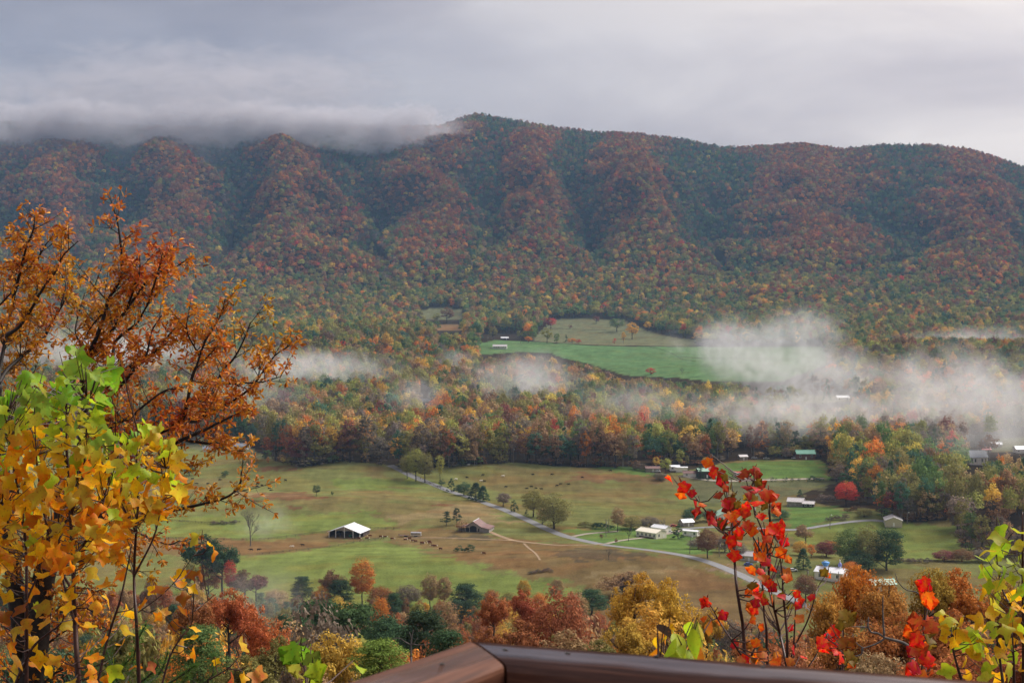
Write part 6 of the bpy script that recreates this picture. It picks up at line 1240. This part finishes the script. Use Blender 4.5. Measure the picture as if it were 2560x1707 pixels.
def deck_rail():
    zt = CAMZ - .60
    def pl(px, py):
        d = ray(px, py); k = (zt-CAMZ)/d[2]; return Vector((d[0]*k, d[1]*k, zt))
    Fp = pl(1174, 1594); dR = (pl(2560, 1702)-Fp).normalized(); dL = (pl(837, 1707)-Fp).normalized(); Wd = .145; TH = .040
    nR = Vector((dR.y, -dR.x, 0)); nR = nR if nR.y < 0 else -nR; nL = Vector((dL.y, -dL.x, 0)); nL = nL if (nL.x > 0) else -nL
    bis = (nR+nL).normalized(); mit = bis*(Wd/max(.2, bis.dot(nR)))
    t = thing('deck_railing', Vector((Fp.x, Fp.y, float(H(Fp.x, Fp.y)))), 'wet dark brown wooden deck railing with a mitred corner in front', 'railing'); base = t.location.copy()
    def board(d, n, ln, name, prof, gap):
        """cross-section (distance from the outer edge, height) swept along d, mitred at the corner"""
        a = math.atan2(d.y, d.x); R = Matrix.Rotation(-a, 3, 'Z'); V = []
        for w, z in prof:
            p0 = Fp + bis*(w/bis.dot(n)) + d*gap; e = Fp + d*ln + n*w
            V += [R @ (p0-Fp) + Vector((0, 0, z)), R @ (e-Fp) + Vector((0, 0, z))]
        m = len(prof); bm = bmesh.new(); vs = [bm.verts.new(v) for v in V]
        for i in range(m): j = (i+1) % m; bm.faces.new((vs[2*i], vs[2*j], vs[2*j+1], vs[2*i+1]))
        bm.faces.new([vs[2*i] for i in range(m)]); bm.faces.new([vs[2*i+1] for i in range(m-1, -1, -1)])
        bmesh.ops.recalc_face_normals(bm, faces=bm.faces[:])
        me = bpy.data.meshes.new(name); bm.to_mesh(me); bm.free(); me.materials.append(M['wet_wood'])
        sm = np.array([abs(p.normal.z) > .35 for p in me.polygons]); me.polygons.foreach_set('use_smooth', sm)
        o = link(name, me, t); o.location = Fp - base; o.rotation_euler = (0, 0, a); return o
    def rect(w0, w1, z1, z0): return [(w0, z0), (w0, z1), (w1, z1), (w1, z0)]
    TOP = [(.003, -TH), (0, -.012), (.002, -.006), (.008, -.0035), (.030, -.0012), (.044, -.0002), (.060, 0), (.100, 0), (.125, -.0008), (.138, -.0022), (.1435, -.006), (Wd, -.012), (Wd, -TH)]
    for d, n, ln in ((dR, nR, 3.2), (dL, nL, 2.6)):
        board(d, n, ln, 'top_board', TOP, .003); board(d, n, ln-.05, 'apron_board', rect(Wd-.052, Wd-.014, -TH-.002, -TH-.14), .002)
        board(d, n, ln-.05, 'outer_board', rect(.016, .052, -TH-.002, -TH-.092), .002)
        for k in range(1, 22):
            p = Fp + d*(.13*k) + n*.075
            if .13*k < ln: b_ = MB().box(-.018, .018, -.018, .018, -.95, -TH-.004).obj('baluster', M['wet_wood'], t); b_.location = p - base; b_.rotation_euler = (0, 0, math.atan2(d.y, d.x))
        e = Fp + d*(ln-.2) + n*.07; q = MB().box(-.045, .045, -.045, .045, -(zt-float(H(e.x, e.y)))-.2, -TH-.15).obj('post', M['wet_wood'], t); q.location = e - base
    q = MB().box(-.045, .045, -.045, .045, -(zt-base.z)-.2, -TH-.15).obj('post', M['wet_wood'], t); q.location = Fp + bis*.09 - base
    for px, py in ((1262,1624),(1418,1633),(1106,1660),(1640,1640),(1907,1667)):
        p = pl(px, py); MB().tube([(0, 0, -.004), (0, 0, .0015)], .004, 8).obj('screw_head', M['black_rubber'], t).location = p - base
deck_rail()
